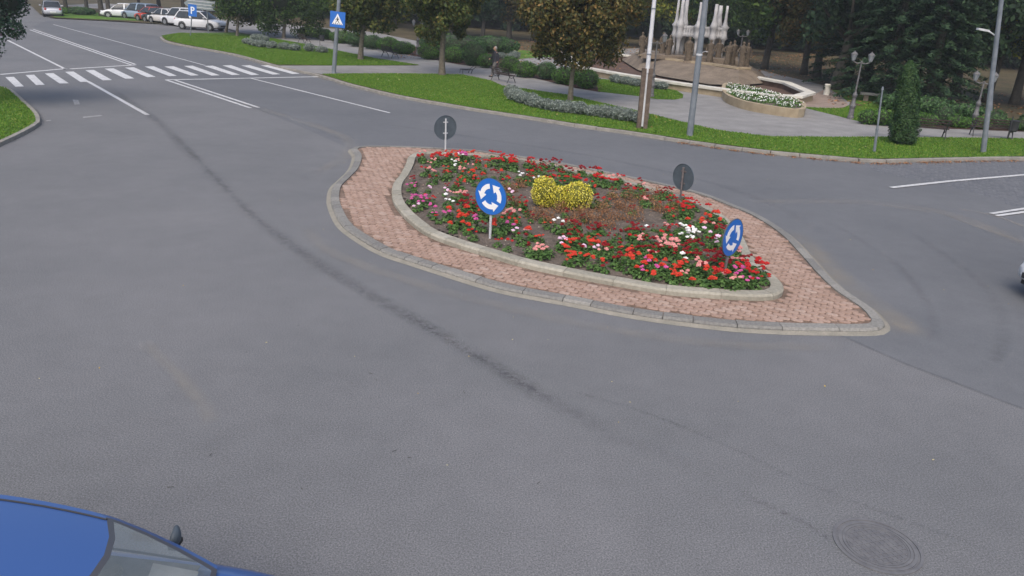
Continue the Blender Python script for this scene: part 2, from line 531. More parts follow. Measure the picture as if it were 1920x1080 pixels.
def ribbon(name, pts_px, width, m, z, step=.4, smooth=True):
    P = [gp(*p) for p in pts_px]
    P = catmull(P, False, step) if smooth else even(P, False, step)
    w = width
    L = offset(P, False, w / 2); Q = offset(P, False, -w / 2)
    return strip(name, L, Q, m, z)

def gpl(pts, z=0.0): return [gp(x, y, z) for x, y in pts]

def inside(p, poly):
    x, y = p[0], p[1]; c = False; n = len(poly); j = n - 1
    for i in range(n):
        a, b = poly[i], poly[j]
        if (a[1] > y) != (b[1] > y) and x < (b[0] - a[0]) * (y - a[1]) / (b[1] - a[1]) + a[0]: c = not c
        j = i
    return c

def inside_np(X, Y, poly):
    c = np.zeros(len(X), bool); n = len(poly); j = n - 1
    for i in range(n):
        a, b = poly[i], poly[j]
        if a[1] != b[1]:
            k = ((a[1] > Y) != (b[1] > Y)) & (X < (b[0] - a[0]) * (Y - a[1]) / (b[1] - a[1]) + a[0])
            c ^= k
        j = i
    return c

def ordn(i):
    w = ['nearest', 'second', 'third', 'fourth', 'fifth', 'sixth', 'seventh', 'eighth', 'ninth', 'tenth', 'eleventh', 'twelfth', 'thirteenth', 'fourteenth', 'fifteenth', 'sixteenth', 'seventeenth', 'eighteenth', 'nineteenth', 'twentieth']
    return w[i] if i < 20 else '%dth' % (i + 1)

# ================================================================== SETTING
ZP = 0.11   # level of the park behind its kerb
sheet('road', [(-400, -30), (400, -30), (400, 600), (-400, 600)], 0.0, M['asphalt'])
# smoother, newer asphalt east and north of the traffic island
SEAM = [(1400, 560), (1500, 600), (1600, 640), (1700, 684), (1800, 722), (1920, 768), (2150, 860)]
newer = gpl([(1400, 560), (1600, 640), (1700, 684), (1800, 722), (1920, 768), (2200, 880), (2600, 560), (2100, 300), (1920, 290), (1640, 290), (1200, 235), (830, 190), (600, 137), (440, 95), (250, 60), (150, 45), (90, 38), (60, 50), (150, 85), (250, 122), (330, 150), (485, 206), (560, 236), (655, 278), (760, 330)])
sheet('newer_asphalt', newer, .004, M['asphalt_dark'])

# park ground behind the kerb
KERB = [(303, 69), (312, 76), (345, 84), (440, 101), (518, 122), (560, 131), (604, 141), (662, 158), (751, 179), (860, 198), (889, 203), (1022, 223), (1111, 237), (1175, 245), (1311, 266), (1446, 283), (1560, 293), (1638, 299), (1724, 297), (1920, 294), (2200, 296)]
kerb_in = catmull(gpl(KERB, ZP), False, .6)
park = list(kerb_in) + [Vector((150, 60, 0)), Vector((380, 580, 0)), Vector((-380, 580, 0))] + gpl([(60, 12), (75, 26), (100, 33), (200, 38), (300, 44), (420, 51), (450, 60), (335, 62)], ZP)
park_o = sheet('park_ground', park, ZP - .006, M['earth'])
# kerb along the park
def kerb_run(name, P, w, z0, z1, m, inward):
    A = P; B = offset(P, False, -w * inward)
    mb = MB(); n = len(A)
    vs = []
    for a, b in zip(A, B):
        vs += [(a.x, a.y, z1), (b.x, b.y, z1), (b.x + (b.x - a.x) * .12, b.y + (b.y - a.y) * .12, z0), (a.x, a.y, z0)]
    fs = []
    for i in range(n - 1):
        for k in range(4):
            fs.append((i * 4 + k, i * 4 + (k + 1) % 4, (i + 1) * 4 + (k + 1) % 4, (i + 1) * 4 + k))
    fs += [(0, 1, 2, 3), ((n - 1) * 4 + 3, (n - 1) * 4 + 2, (n - 1) * 4 + 1, (n - 1) * 4)]
    mb.add(vs, fs)
    return tag(mb.build(name, m), kind='structure')
park_kerb = empty('kerb', (0, 0, 0)); park_kerb['kind'] = 'structure'
Pk = even(kerb_in, False, 1.0)
nk = 0
for a, b in zip(Pk, Pk[1:]):
    if a.x > 40: break
    d = (b - a); g = d.normalized() * .008
    nrm = Vector((d.y, -d.x, 0)).normalized()
    w = .16
    h = ZP + .012 + random.uniform(-.006, .006)
    q = [a + g, b - g, b - g + nrm * w, a + g + nrm * w]
    m_ = MB()
    m_.add([(v.x, v.y, -.02) for v in q] + [(v.x, v.y, h) for v in q[:2]] + [(v.x, v.y, h - .012) for v in q[2:]], [(3, 2, 1, 0), (4, 5, 6, 7), (0, 1, 5, 4), (1, 2, 6, 5), (2, 3, 7, 6), (3, 0, 4, 7)])
    m_.build('kerb_stone', M['kerb'], park_kerb); nk += 1
kerb_face = offset(kerb_in, False, -.17)
# dirt and fallen leaves lying in the gutter
strip('gutter_dirt', offset(kerb_in, False, -.12), offset(kerb_in, False, -.55), M['dust'], .009 - ZP)
n = 2600
ii = rng.integers(int(len(kerb_in) * .72), len(kerb_in) - 2, n)
PP = np.array([tuple(kerb_face[i]) for i in ii]) + rng.normal(0, .12, (n, 3)) * np.array([1.2, 1, 0])
PP[:, 2] = rng.uniform(.012, .04, n); PP[:, 1] -= abs(rng.normal(0, .06, n)) + .05
lit = link(bpy.data.objects.new('fallen_leaves', quad_mesh('fallen_leaves', leaf_quads(PP, np.tile([0, 0, 1.0], (n, 1)), .035, .6, .3), M['leaf_brown'])))
tag(lit, 'brown fallen leaves drifted along the gutter of the park kerb', 'leaves', kind='stuff')

# plaza and paths
plaza = list(gpl([(420, 51), (450, 61), (500, 70), (551, 80), (609, 91), (707, 111), (787, 123), (518, 123), (560, 132), (604, 139), (662, 139), (827, 140), (867, 141), (920, 152), (942, 162), (1078, 183), (1196, 209), (1289, 232), (1351, 246), (1446, 257), (1560, 258), (1667, 258), (1920, 261), (2300, 268), (2300, 246), (1920, 246), (1767, 239), (1612, 227), (1560, 214), (1503, 200), (1560, 204), (1592, 200), (1594, 190), (1545, 160), (1420, 130), (1200, 90), (1000, 100), (940, 110), (900, 108), (870, 95), (700, 60), (560, 48), (480, 40)], ZP))
sheet('pavement', plaza, ZP, M['pavement'])
ring = gpl([(1505, 200), (1570, 203), (1588, 200), (1590, 195), (1575, 182), (1545, 168), (1480, 200)], ZP)
sheet('brown_paving', ring, ZP + .004, M['pavement_brown'])
far_path = gpl([(108, 10), (260, 22), (300, 38), (420, 51), (480, 44), (330, 22), (200, 6)], ZP)
sheet('far_path', far_path, ZP + .002, M['pavement'])

lawnA = gpl([(303, 67), (335, 62), (440, 61), (500, 70), (551, 79), (609, 90), (707, 110), (787, 122), (640, 123), (518, 121), (440, 100), (345, 83), (312, 75)], ZP)
lawnB = gpl([(604, 139), (662, 138), (750, 138), (827, 139), (867, 140), (920, 151), (942, 161), (1064, 178), (1120, 191), (1196, 208), (1289, 231), (1351, 245), (1446, 256), (1560, 257), (1667, 257), (1920, 260), (2200, 264), (2200, 295), (1920, 293), (1724, 296), (1638, 298), (1560, 292), (1446, 282), (1311, 265), (1175, 244), (1111, 236), (1022, 222), (889, 202), (860, 197), (751, 178), (662, 157)], ZP)
lawnC = gpl([(1122, 172), (1202, 181), (1230, 186), (1265, 187), (1280, 184), (1281, 178), (1270, 171), (1240, 164), (1150, 150), (1118, 148)], ZP)
lawnD = gpl([(1503, 201), (1560, 215), (1612, 228), (1700, 222), (1800, 230), (1880, 232), (1800, 212), (1700, 205), (1650, 200), (1592, 198), (1580, 203), (1550, 203)], ZP)
lawnE = gpl([(965, 112), (990, 109), (1055, 106), (1050, 98), (1000, 96), (960, 93), (930, 102)], ZP)
lawnF = gpl([(100, 32), (200, 37), (300, 40), (300, 30), (200, 25), (110, 18)], ZP)
lawnG = gpl([(1590, 190), (1650, 205), (1700, 206), (1640, 178), (1600, 165), (1555, 166)], ZP)
LAWNS = [lawnA, lawnB, lawnC, lawnD, lawnE, lawnF, lawnG]
for i, L in enumerate(LAWNS): sheet('lawn', L, ZP + .008, M['grass'])
soil_strip1 = gpl([(560, 66), (633, 78), (751, 100), (860, 121), (922, 125), (1000, 146), (1078, 165), (1125, 173), (1130, 160), (1040, 132), (930, 108), (860, 100), (700, 75), (600, 58), (560, 56)], ZP)
sheet('hedge_bed', soil_strip1, ZP + .012, M['hedge_soil'])
soil_strip2 = gpl([(1610, 229), (1690, 238), (1767, 241), (1920, 247), (2200, 250), (2200, 236), (1920, 232), (1780, 222), (1620, 214)], ZP)
sheet('hedge_bed', soil_strip2, ZP + .012, M['hedge_soil'])

# verge at the left edge of the picture
vk = catmull(gpl([(-260, 120), (-60, 150), (0, 163), (15, 168), (40, 190), (62, 212), (66, 224), (60, 234), (0, 264), (-160, 330)], .1), False, .3)
verge = [Vector(p) for p in vk] + [Vector((-60, 20, 0)), Vector((-60, 60, 0))]
sheet('lawn', verge, .108, M['grass'])
vkerb = empty('kerb', (0, 0, 0)); vkerb['kind'] = 'structure'
Pv = even(vk, False, .9)
for a, b in zip(Pv, Pv[1:]):
    d = b - a; g = d.normalized() * .008; nrm = Vector((d.y, -d.x, 0)).normalized() * -.14
    q = [a + g, b - g, b - g + nrm, a + g + nrm]
    m_ = MB(); m_.add([(v.x, v.y, -.02) for v in q] + [(v.x, v.y, .125) for v in q[:2]] + [(v.x, v.y, .118) for v in q[2:]], [(3, 2, 1, 0), (4, 5, 6, 7), (0, 1, 5, 4), (1, 2, 6, 5), (2, 3, 7, 6), (3, 0, 4, 7)])
    m_.build('kerb_stone', M['kerb'], vkerb)

# grass blades on the lawns
def blades(name, polys, dens, h, label):
    out = []
    for poly in polys:
        xs = [p[0] for p in poly]; ys = [p[1] for p in poly]
        x0, x1, y0, y1 = max(min(xs), -40), min(max(xs), 32), max(min(ys), 20), min(max(ys), 75)
        k = int((x1 - x0) * (y1 - y0) * dens)
        X = rng.uniform(x0, x1, k); Y = rng.uniform(y0, y1, k)
        ins = inside_np(X, Y, poly); X, Y = X[ins], Y[ins]; k = len(X)
        if not k: continue
        B = np.stack([X, Y, np.full(k, ZP + .008)], 1)
        a = rng.uniform(0, 2 * math.pi, k); w = .018
        D = np.stack([np.cos(a), np.sin(a), np.zeros(k)], 1) * w
        T = B + np.stack([rng.normal(0, .03, k), rng.normal(0, .03, k), h * rng.uniform(.5, 1.3, k)], 1)
        out.append(np.stack([B - D, B + D, T], 1))
    V = np.concatenate(out)
    o = link(bpy.data.objects.new(name, tri_mesh(name, V, M['blade'])))
    return tag(o, label, 'grass', kind='stuff')
blades('grass', [lawnB, lawnA, lawnC, lawnD, verge], 420, .05, 'short green grass growing on the park lawns and the verge')

# ------------------------------------------------------------------ road markings
def mark(name, poly, m=None, z=.010): return sheet(name, gpl(poly), z, m or M['paint'])
# zebra crossing: 17 bars
zt = [(10, 145), (48, 141), (84, 138), (122, 135), (160, 132), (196, 129), (234, 127), (271, 125), (308, 125), (345, 124), (383, 124), (417, 123), (452, 123), (489, 123)]
zb = [(30, 163), (69, 160), (113, 157), (152, 154), (194, 151), (236, 148), (277, 145), (318, 143), (359, 142), (398, 142), (436, 141), (472, 141), (512, 140), (549, 139)]
zw0, zw1 = [16, 16, 16, 16, 16, 17, 17, 17, 17, 16, 16, 16, 16, 16], [15, 15, 16, 16, 16, 16, 15, 14, 14, 14, 14, 14, 14, 13]
for i, (a, b) in enumerate(zip(zt, zb)):
    mark('zebra_bar', [a, (a[0] + zw0[i], a[1] - .6), (b[0] + zw1[i], b[1] - .6), (b[0] - 1, b[1])])
def line_px(p0, p1, w, m=None, name='road_line'):
    a, b = gp(*p0), gp(*p1); k = max(2, int((b - a).length / 1.5))
    P = [a.lerp(b, i / k) for i in range(k + 1)]
    return strip(name, offset(P, False, w / 2), offset(P, False, -w / 2), m or M['paint'], .026 if p0[0] > 1600 else .011)
line_px((15, 76), (123, 130), .15)
line_px((0, 140), (124, 129), .28, name='stop_line'); line_px((132, 129.5), (254, 122), .28, name='stop_line')
line_px((56, 56), (246, 122), .14); line_px((62, 55), (254, 121), .14)
line_px((100, 46), (385, 123), .11)
line_px((165, 153), (277, 216), .17)
line_px((311, 150), (600, 144), .26, name='stop_line')
line_px((311, 150), (470, 203), .15); line_px((327, 150), (485, 202), .15)
line_px((470, 147), (731, 212), .12)
line_px((1670, 353), (1780, 341), .17); line_px((1780, 341), (2000, 322), .16)
line_px((1858, 402), (1990, 382), .13); line_px((1868, 406), (2000, 388), .13)
mark('worn_arrow', [(136, 187), (147, 188), (150, 196), (140, 197)], M['paint_worn'])
mark('worn_mark', [(155, 219), (190, 216), (192, 218), (156, 222)], M['paint_worn'])
mark('worn_mark', [(86, 226), (95, 225), (96, 227), (87, 228)], M['paint_worn'])

# cobbled part of the side street on the right: setts as real joined relief beyond counting
setts = MB()
cob = gpl([(1600, 303), (1760, 300), (1920, 300), (2100, 302), (2100, 395), (1920, 398), (1860, 372), (1780, 352), (1700, 335), (1640, 322)])
x0, x1 = min(p.x for p in cob), min(max(p.x for p in cob), 22); y0, y1 = min(p.y for p in cob), max(p.y for p in cob)
r_ = 0; y = y0
while y < y1:
    x = x0 + (r_ % 2) * .07
    while x < x1:
        if inside((x, y), cob) and x < y * .75:
            h = .006 + random.uniform(0, .006); a = random.uniform(-.012, .012)
            setts.add([(x, y + a, .0), (x + .125, y + a, .0), (x + .125, y + .125 + a, .0), (x, y + .125 + a, .0), (x + .02, y + .02 + a, h), (x + .105, y + .02 + a, h), (x + .105, y + .105 + a, h), (x + .02, y + .105 + a, h)],
                      [(4, 5, 6, 7), (0, 1, 5, 4), (1, 2, 6, 5), (2, 3, 7, 6), (3, 0, 4, 7)])
        x += .14
    y += .14; r_ += 1
M['sett'] = islandy('blue_grey_sett', [(0, (.10, .105, .118)), (.6, (.12, .125, .138)), (1, (.145, .15, .162))], .8, extra=(20, .2))
o = setts.build('cobble_setts', M['sett']); tag(o, 'small blue grey stone setts of the side street beyond the white line', 'cobbles', kind='stuff')

# tyre streaks and dust
ribbon('oil_streak', [(205, 165), (250, 195), (300, 232), (345, 275), (400, 330), (470, 400), (560, 470), (640, 520), (740, 580), (830, 630), (930, 690), (1010, 740), (1100, 790), (1200, 840), (1320, 890), (1450, 950), (1560, 1010)], .55, M['streak_soft'], .014)
ribbon('oil_streak', [(330, 255), (400, 330), (470, 400), (560, 470)], .22, M['streak'], .017)
ribbon('oil_streak', [(540, 455), (640, 522), (740, 580), (830, 630), (930, 690), (1010, 740), (1080, 775)], .42, M['streak'], .018)
ribbon('oil_streak', [(760, 590), (830, 634), (930, 692), (1030, 750)], .14, M['streak'], .020)
ribbon('oil_streak', [(1050, 730), (1180, 765), (1300, 810), (1400, 855), (1500, 905), (1620, 950), (1760, 1000), (1900, 1050)], .12, M['streak'], .016)
ribbon('oil_streak', [(1380, 925), (1450, 955), (1520, 990), (1570, 1020)], .16, M['streak'], .019)
ribbon('tyre_mark', [(1700, 430), (1800, 500), (1862, 560), (1880, 620), (1870, 670), (1820, 705)], .35, M['tyre_soft'], .016)
ribbon('tyre_mark', [(1560, 420), (1660, 480), (1720, 540), (1750, 600), (1740, 650)], .3, M['tyre_soft'], .016)
ribbon('tyre_mark', [(700, 230), (900, 260), (1100, 292), (1300, 335), (1450, 385), (1560, 450)], .5, M['tyre_soft'], .016)
ribbon('road_dust', [(1470, 430), (1520, 465), (1560, 510), (1610, 555), (1680, 600), (1720, 640)], .9, M['dust'], .014)
ribbon('road_dust', [(1400, 380), (1560, 378), (1680, 385), (1780, 402), (1880, 440), (2000, 490)], .8, M['dust_soft'], .014)
ribbon('road_dust', [(1640, 383), (1730, 397), (1760, 400), (1830, 425), (1930, 458)], .12, M['dust'], .018)
ribbon('road_dust', [(1790, 392), (1860, 404), (1935, 432)], .2, M['dust'], .019)
ribbon('road_dust', [(560, 330), (600, 320), (640, 300), (655, 280), (640, 255), (540, 220), (440, 190)], .7, M['dust_soft'], .014)
ribbon('road_dust', [(570, 420), (600, 460), (660, 490), (760, 525), (860, 555), (960, 580), (1100, 610), (1260, 635), (1420, 650), (1600, 650)], .5, M['dust_soft'], .014)
ribbon('road_dust', [(270, 640), (330, 700), (385, 765), (400, 800)], .3, M['dust_soft'], .015)
ribbon('gutter_dirt', [(5, 272), (40, 255), (66, 240), (74, 225), (68, 210), (50, 195)], .3, M['streak_soft'], .015)
ribbon('road_seam', SEAM, .05, M['streak'], .021)

for x, y in ((462, 660), (498, 675), (695, 700), (706, 712), (660, 718), (740, 845), (768, 858), (320, 913), (566, 916), (395, 852), (870, 735), (1010, 905), (560, 610)):
    p = gp(x, y, .012); a = random.uniform(0, 3); tw = MB(); l_ = random.uniform(.012, .035)
    tw.cyl((p.x - l_ * math.cos(a), p.y - l_ * math.sin(a), .012), (p.x + l_ * math.cos(a), p.y + l_ * math.sin(a), .014), .003, .002, 5)
    tag(tw.build('twig', M['bark_dark']), None, None, None, 'stuff')
# manhole cover
mp = gp(1645, 1023)
mh = empty('manhole_cover', mp, R(20), 'round cast iron manhole cover set in the asphalt', 'manhole cover')
M['castiron'] = noisy('worn_cast_iron', (.11, .11, .118), (.16, .16, .165), 9, .6, .2)
fr = MB(); seg = 40
for (r0, r1, z0, z1) in ((.395, .425, .002, .012), (.375, .385, .002, .006), (.34, .372, .002, .010), (.305, .33, .002, .010), (.283, .297, .002, .009)):
    vs = []
    for k in range(seg):
        t = 2 * math.pi * k / seg; c_, s_ = math.cos(t), math.sin(t)
        vs += [(r0 * c_, r0 * s_, z1), (r1 * c_, r1 * s_, z1), (r1 * c_, r1 * s_, z0 - .004), (r0 * c_, r0 * s_, z0 - .004)]
    fr.add(vs, [(4 * k + j, 4 * k + (j + 1) % 4, 4 * ((k + 1) % seg) + (j + 1) % 4, 4 * ((k + 1) % seg) + j) for k in range(seg) for j in range(4)])
fr.build('rim', M['castiron'], mh)
pl = MB(); pl.lathe([(.395, .0005), (.395, .0035)], (0, 0, 0), 40); pl.build('plate', M['castiron'], mh)
tr = MB()
for i in range(-4, 5):
    w = math.sqrt(max(0, .27 ** 2 - (i * .058) ** 2))
    tr.box((0, i * .058, .006), (2 * w, .014, .006)); tr.box((i * .058, 0, .0058), (.014, 2 * w, .0058))
tr.build('tread', M['castiron'], mh)

# ================================================================== TRAFFIC ISLAND
OUT = [(652, 284), (659, 294), (657, 307), (650, 321), (633, 338), (617, 354), (612, 377), (617, 399), (632, 427), (665, 453), (711, 479), (772, 500), (828, 518), (878, 534), (947, 553), (1080, 578), (1138, 590), (1207, 602), (1279, 612), (1378, 623), (1467, 628), (1560, 630), (1642, 630), (1664, 624), (1669, 613), (1645, 585), (1594, 551), (1560, 520), (1525, 482), (1491, 448), (1457, 424), (1423, 405), (1381, 388), (1340, 372), (1303, 361), (1227, 343), (1166, 330), (1080, 313), (1017, 302), (906, 286), (842, 281), (767, 277), (697, 276), (664, 278)]
EDG = [(772, 293), (764, 300), (761, 310), (751, 329), (737, 349), (735, 371), (744, 391), (767, 416), (800, 440), (850, 460), (919, 481), (989, 501), (1080, 520), (1166, 536), (1251, 550), (1354, 558), (1423, 561), (1457, 558), (1469, 546), (1457, 526), (1429, 505), (1409, 482), (1395, 451), (1375, 424), (1354, 407), (1320, 387), (1285, 373), (1217, 355), (1166, 340), (1080, 323), (1044, 314), (960, 299), (878, 292), (794, 288)]
isl = empty('traffic_island', (0, 0, 0)); isl['kind'] = 'structure'
outer = catmull(gpl(OUT, .0), True, .12)
ZI = .075
edge0 = catmull(gpl(EDG, ZI + .02), True, .12)
def area(P): return sum(a.x * b.y - b.x * a.y for a, b in zip(P, P[1:] + P[:1])) / 2
def inset(P, w):
    s = 1 if area(P) > 0 else -1
    return offset(P, True, s * w)
o_ring1 = inset(outer, .10)     # cement haunch to kerb stones
o_ring2 = inset(outer, .31)     # inner edge of the kerb stones
e_in = inset(edge0, .24)
def ring_strip(name, A, B, za, zb, m, parent):
    n = len(A); mb = MB()
    mb.add([(p.x, p.y, za) for p in A] + [(p.x, p.y, zb) for p in B], [(i, (i + 1) % n, n + (i + 1) % n, n + i) for i in range(n)])
    return mb.build(name, m, parent)
ring_strip('cement_haunch', outer, o_ring1, .004, .035, M['cement'], isl)
bedm = sheet('paver_bed', inset(outer, .2), ZI - .014, M['joint'], None, isl)
# outer kerb stones, one object each
def stones(A, B, lens, z0, z1, m, parent, name, gap=.012, tip=.014):
    n = len(A); L = [0]
    for i in range(n): L.append(L[-1] + (A[(i + 1) % n] - A[i]).length)
    def pt(s, P):
        s = s % L[-1]
        lo = np.searchsorted(L, s, side='right') - 1; lo = min(lo, n - 1)
        t = (s - L[lo]) / max(1e-9, L[lo + 1] - L[lo])
        return P[lo].lerp(P[(lo + 1) % n], t)
    s = 0; tot = L[-1]
    while s < tot - .05:
        l = lens(pt(s, A)); e = min(s + l, tot)
        if tot - e < .15: e = tot
        k = max(1, int((e - s) / .16)); mb = MB(); vs = []
        dz = random.uniform(-.006, .006)
        for i in range(k + 1):
            q = s + gap / 2 + (e - s - gap) * i / k
            a, b = pt(q, A), pt(q, B)
            c = a.lerp(b, .16)
            vs += [(a.x, a.y, z0), (a.x, a.y, z1 - .035 + dz), (c.x, c.y, z1 + dz), (b.x, b.y, z1 + dz + .004), (b.x, b.y, z0)]
        fs = []
        for i in range(k):
            for j in range(5): fs.append((i * 5 + j, i * 5 + (j + 1) % 5, (i + 1) * 5 + (j + 1) % 5, (i + 1) * 5 + j))
        fs += [(0, 1, 2, 3, 4), tuple(k * 5 + j for j in (4, 3, 2, 1, 0))]
        mb.add(vs, fs); mb.build(name, m, parent)
        s = e
stones(o_ring1, o_ring2, lambda p: .36 if (p.x < -1.5 and p.y < 22) else random.choice([.5, .72, .75, .98]), .0, ZI + .012, M['kerb_stone'], isl, 'kerb_stone', .012)
stones(edge0, e_in, lambda p: .48 if p.x < -1 else .98, .05, ZI + .10, M['edging_i'], isl, 'edging_stone', .006)

# pavers with cut corners
ax = (gp(1400, 600) - gp(900, 500)); ax.z = 0; ax.normalize(); ay = Vector((-ax.y, ax.x, 0))
PW, PD, CUT = .21, .125, .034
def paver_pts(j=0):
    w, d, c = PW / 2 - .005, PD / 2 - .006, CUT
    return [(-w + c, -d), (w - c, -d), (w, -d + c), (w, d - c), (w - c, d), (-w + c, d), (-w, d - c), (-w, -d + c)]
pm = MB(); q8 = paver_pts()
pm.add([(x, y, -.02) for x, y in q8] + [(x, y, -.003) for x, y in q8] + [(x * .94, y * .92, .0) for x, y in q8], [tuple(range(16, 24))] + [(i, (i + 1) % 8, 8 + (i + 1) % 8, 8 + i) for i in range(8)] + [(8 + i, 8 + (i + 1) % 8, 16 + (i + 1) % 8, 16 + i) for i in range(8)])
pav_me = pm.mesh('paver', M['paver'])
ring_lim = inset(outer, .40); edge_lim = inset(edge0, -.10)
org = gp(900, 500); cand = []
for j in range(-10, 150):
    for i in range(-70, 70):
        p = org + ax * ((i + (j % 2) * .5) * PW) + ay * (j * PD - 1.5)
        if p.y < 10: continue
        if inside(p, ring_lim) and not inside(p, edge_lim): cand.append(p)
cand.sort(key=lambda p: (p - Vector((0, 0, 5))).length)
rot = math.atan2(ax.y, ax.x)
for p in cand[:295]:
    o = bpy.data.objects.new('paver', pav_me)
    o.location = (p.x, p.y, ZI + .004 + random.uniform(-.006, .006)); o.rotation_euler = (random.uniform(-.03, .03), random.uniform(-.03, .03), rot + random.uniform(-.02, .02))
    link(o, isl)
rest = MB()
for p in cand[295:]:
    z = ZI + .004 + random.uniform(-.006, .006); tx, ty = random.uniform(-.03, .03), random.uniform(-.03, .03)
    def T(x, y, zz): return (p.x + ax.x * x + ay.x * y, p.y + ax.y * x + ay.y * y, z + zz + x * tx + y * ty)
    rest.add([T(x, y, -.003) for x, y in q8] + [T(x * .94, y * .92, 0) for x, y in q8] + [T(x, y, -.02) for x, y in q8], [tuple(range(8, 16))] + [(i, (i + 1) % 8, 8 + (i + 1) % 8, 8 + i) for i in range(8)] + [(16 + i, 16 + (i + 1) % 8, (i + 1) % 8, i) for i in range(8)])
o = rest.build('far_pavers', M['paver_i'], isl); o['kind'] = 'stuff'

# soil with real lumps
bx = [p.x for p in e_in]; by = [p.y for p in e_in]
BED = inset(edge0, .22)
sb = bmesh.new(); step = .11; grid = {}
nx = int((max(bx) - min(bx)) / step) + 2; ny = int((max(by) - min(by)) / step) + 2
for i in range(nx):
    for j in range(ny):
        x = min(bx) + i * step; y = min(by) + j * step
        if inside((x, y), inset(edge0, .12)) if False else inside((x, y), BED):
            grid[i, j] = sb.verts.new((x, y, ZI + .06 + .03 * math.sin(x * 3.1 + y) * math.sin(y * 2.3) + random.uniform(-.018, .018)))
for (i, j) in list(grid):
    k = [(i, j), (i + 1, j), (i + 1, j + 1), (i, j + 1)]
    if all(q in grid for q in k): sb.faces.new([grid[q] for q in k])
me = bpy.data.meshes.new('bed_soil'); sb.to_mesh(me); sb.free(); me.materials.append(M['soil'])
link(bpy.data.objects.new('bed_soil', me), isl)
sheet('soil_base', BED, ZI + .045, M['soil'], None, isl)
ZB = ZI + .05

# ------------------------------------------------------------------ roundabout signs
def disc_pts(r, n=32): return [(r * math.cos(2 * math.pi * i / n), r * math.sin(2 * math.pi * i / n)) for i in range(n)]
def vprism(mb, pts, y0, y1):
    """polygon in the XZ plane extruded along Y"""
    n = len(pts)
    mb.add([(p[0], y0, p[1]) for p in pts] + [(p[0], y1, p[1]) for p in pts], [tuple(range(n)), tuple(range(2 * n - 1, n - 1, -1))] + [(i, n + i, n + (i + 1) % n, (i + 1) % n) for i in range(n)])
def arrow_poly(a0, a1, r, w, hw, hl):
    """curved arrow running counter-clockwise as seen on the face"""
    k = 8; inn, out = [], []
    for i in range(k + 1):
        a = R(a0 + (a1 - a0) * i / k)
        out.append(((r + w) * math.cos(a), (r + w) * math.sin(a))); inn.append(((r - w) * math.cos(a), (r - w) * math.sin(a)))
    a = R(a1); tdir = (-math.sin(a), math.cos(a))
    tip = (r * math.cos(a) + tdir[0] * hl, r * math.sin(a) + tdir[1] * hl)
    # tip pulled a little inward, like the printed arrows
    tip = (tip[0] * .94, tip[1] * .94)
    h0 = ((r + hw) * math.cos(a), (r + hw) * math.sin(a)); h1 = ((r - hw) * math.cos(a), (r - hw) * math.sin(a))
    return out + [h0, tip, h1] + inn[::-1]
def roundabout_sign(px, py, htop, diam, face, label, postmat, tilt=(0, 0), thick=.028, post_front=False):
    b = gp(px, py, ZB); 
    t = empty('roundabout_sign', b, math.atan2(face[1], face[0]) + math.pi / 2, label, 'road sign', 'blue roundabout signs on the traffic island')
    t.rotation_euler = (tilt[0], tilt[1], t.rotation_euler.z)
    r = diam / 2; zc = htop - r
    p = MB(); p.cyl((0, .035, -.12), (0, .035, htop - r * .25), thick, thick, 14); p.build('post', M[postmat], t, True, auto=.7)
    d = MB(); vprism(d, disc_pts(r), 0, .004)
    m_ = Matrix.Translation((0, 0, zc)); d.v = [tuple(m_ @ Vector(v)) for v in d.v]; d.build('sign_back', M['sign_back'], t)
    f = MB(); vprism(f, disc_pts(r * .985), -.004, -.0005); f.v = [(v[0], v[1], v[2] + zc) for v in f.v]; fo = f.build('sign_face', M['sign_blue'], t)
    rim = MB(); vs = []
    for k in range(32):
        a = 2 * math.pi * k / 32
        for rr, yy in ((r * .985, -.006), (r * 1.012, -.006), (r * 1.012, .018), (r * .985, .018)): vs.append((rr * math.cos(a), yy, rr * math.sin(a) + zc))
    rim.add(vs, [(4 * k + j, 4 * k + (j + 1) % 4, 4 * ((k + 1) % 32) + (j + 1) % 4, 4 * ((k + 1) % 32) + j) for k in range(32) for j in range(4)])
    rim.build('rim', M['sign_back'] if postmat != 'x' else M['steel'], t)
    for a0, a1 in ((98, 165), (218, 285), (338, 405)):
        am = MB(); vprism(am, [(x * r, z * r) for x, z in arrow_poly(a0, a1, .56, .13, .27, .42)], -.0075, -.0042)
        am.v = [(v[0], v[1], v[2] + zc) for v in am.v]; am.build('arrow', M['sign_white'], fo)
    for zz in (-.45, .45):
        br = MB(); br.box((0, .02, zc + zz * r), (.16, .022, .035)); br.cyl((0, .035, zc + zz * r - .02), (0, .035, zc + zz * r + .02), thick + .006, None, 12); br.build('bracket', M[postmat], t)
    return t
S = {}
S['near_left'] = roundabout_sign(917, 447, 1.30, .78, (-.52, -.85), 'blue roundabout sign facing the viewer on a pale post, left of the yellow shrubs', 'steel')
S['near_right'] = roundabout_sign(1360, 521, 1.16, .72, (.62, -.60), 'blue roundabout sign turned to the right at the lower tip of the flower bed', 'dark_steel', tilt=(0, R(3)))
S['far_left'] = roundabout_sign(834, 289, 1.22, .76, (-.5, .85), 'grey back of the round sign on a white post, far left of bed', 'steel')
S['far_right'] = roundabout_sign(1277, 376, .97, .70, (.80, .60), 'grey back of the round sign on a dark post at the far edge', 'dark_steel', tilt=(0, R(2)))

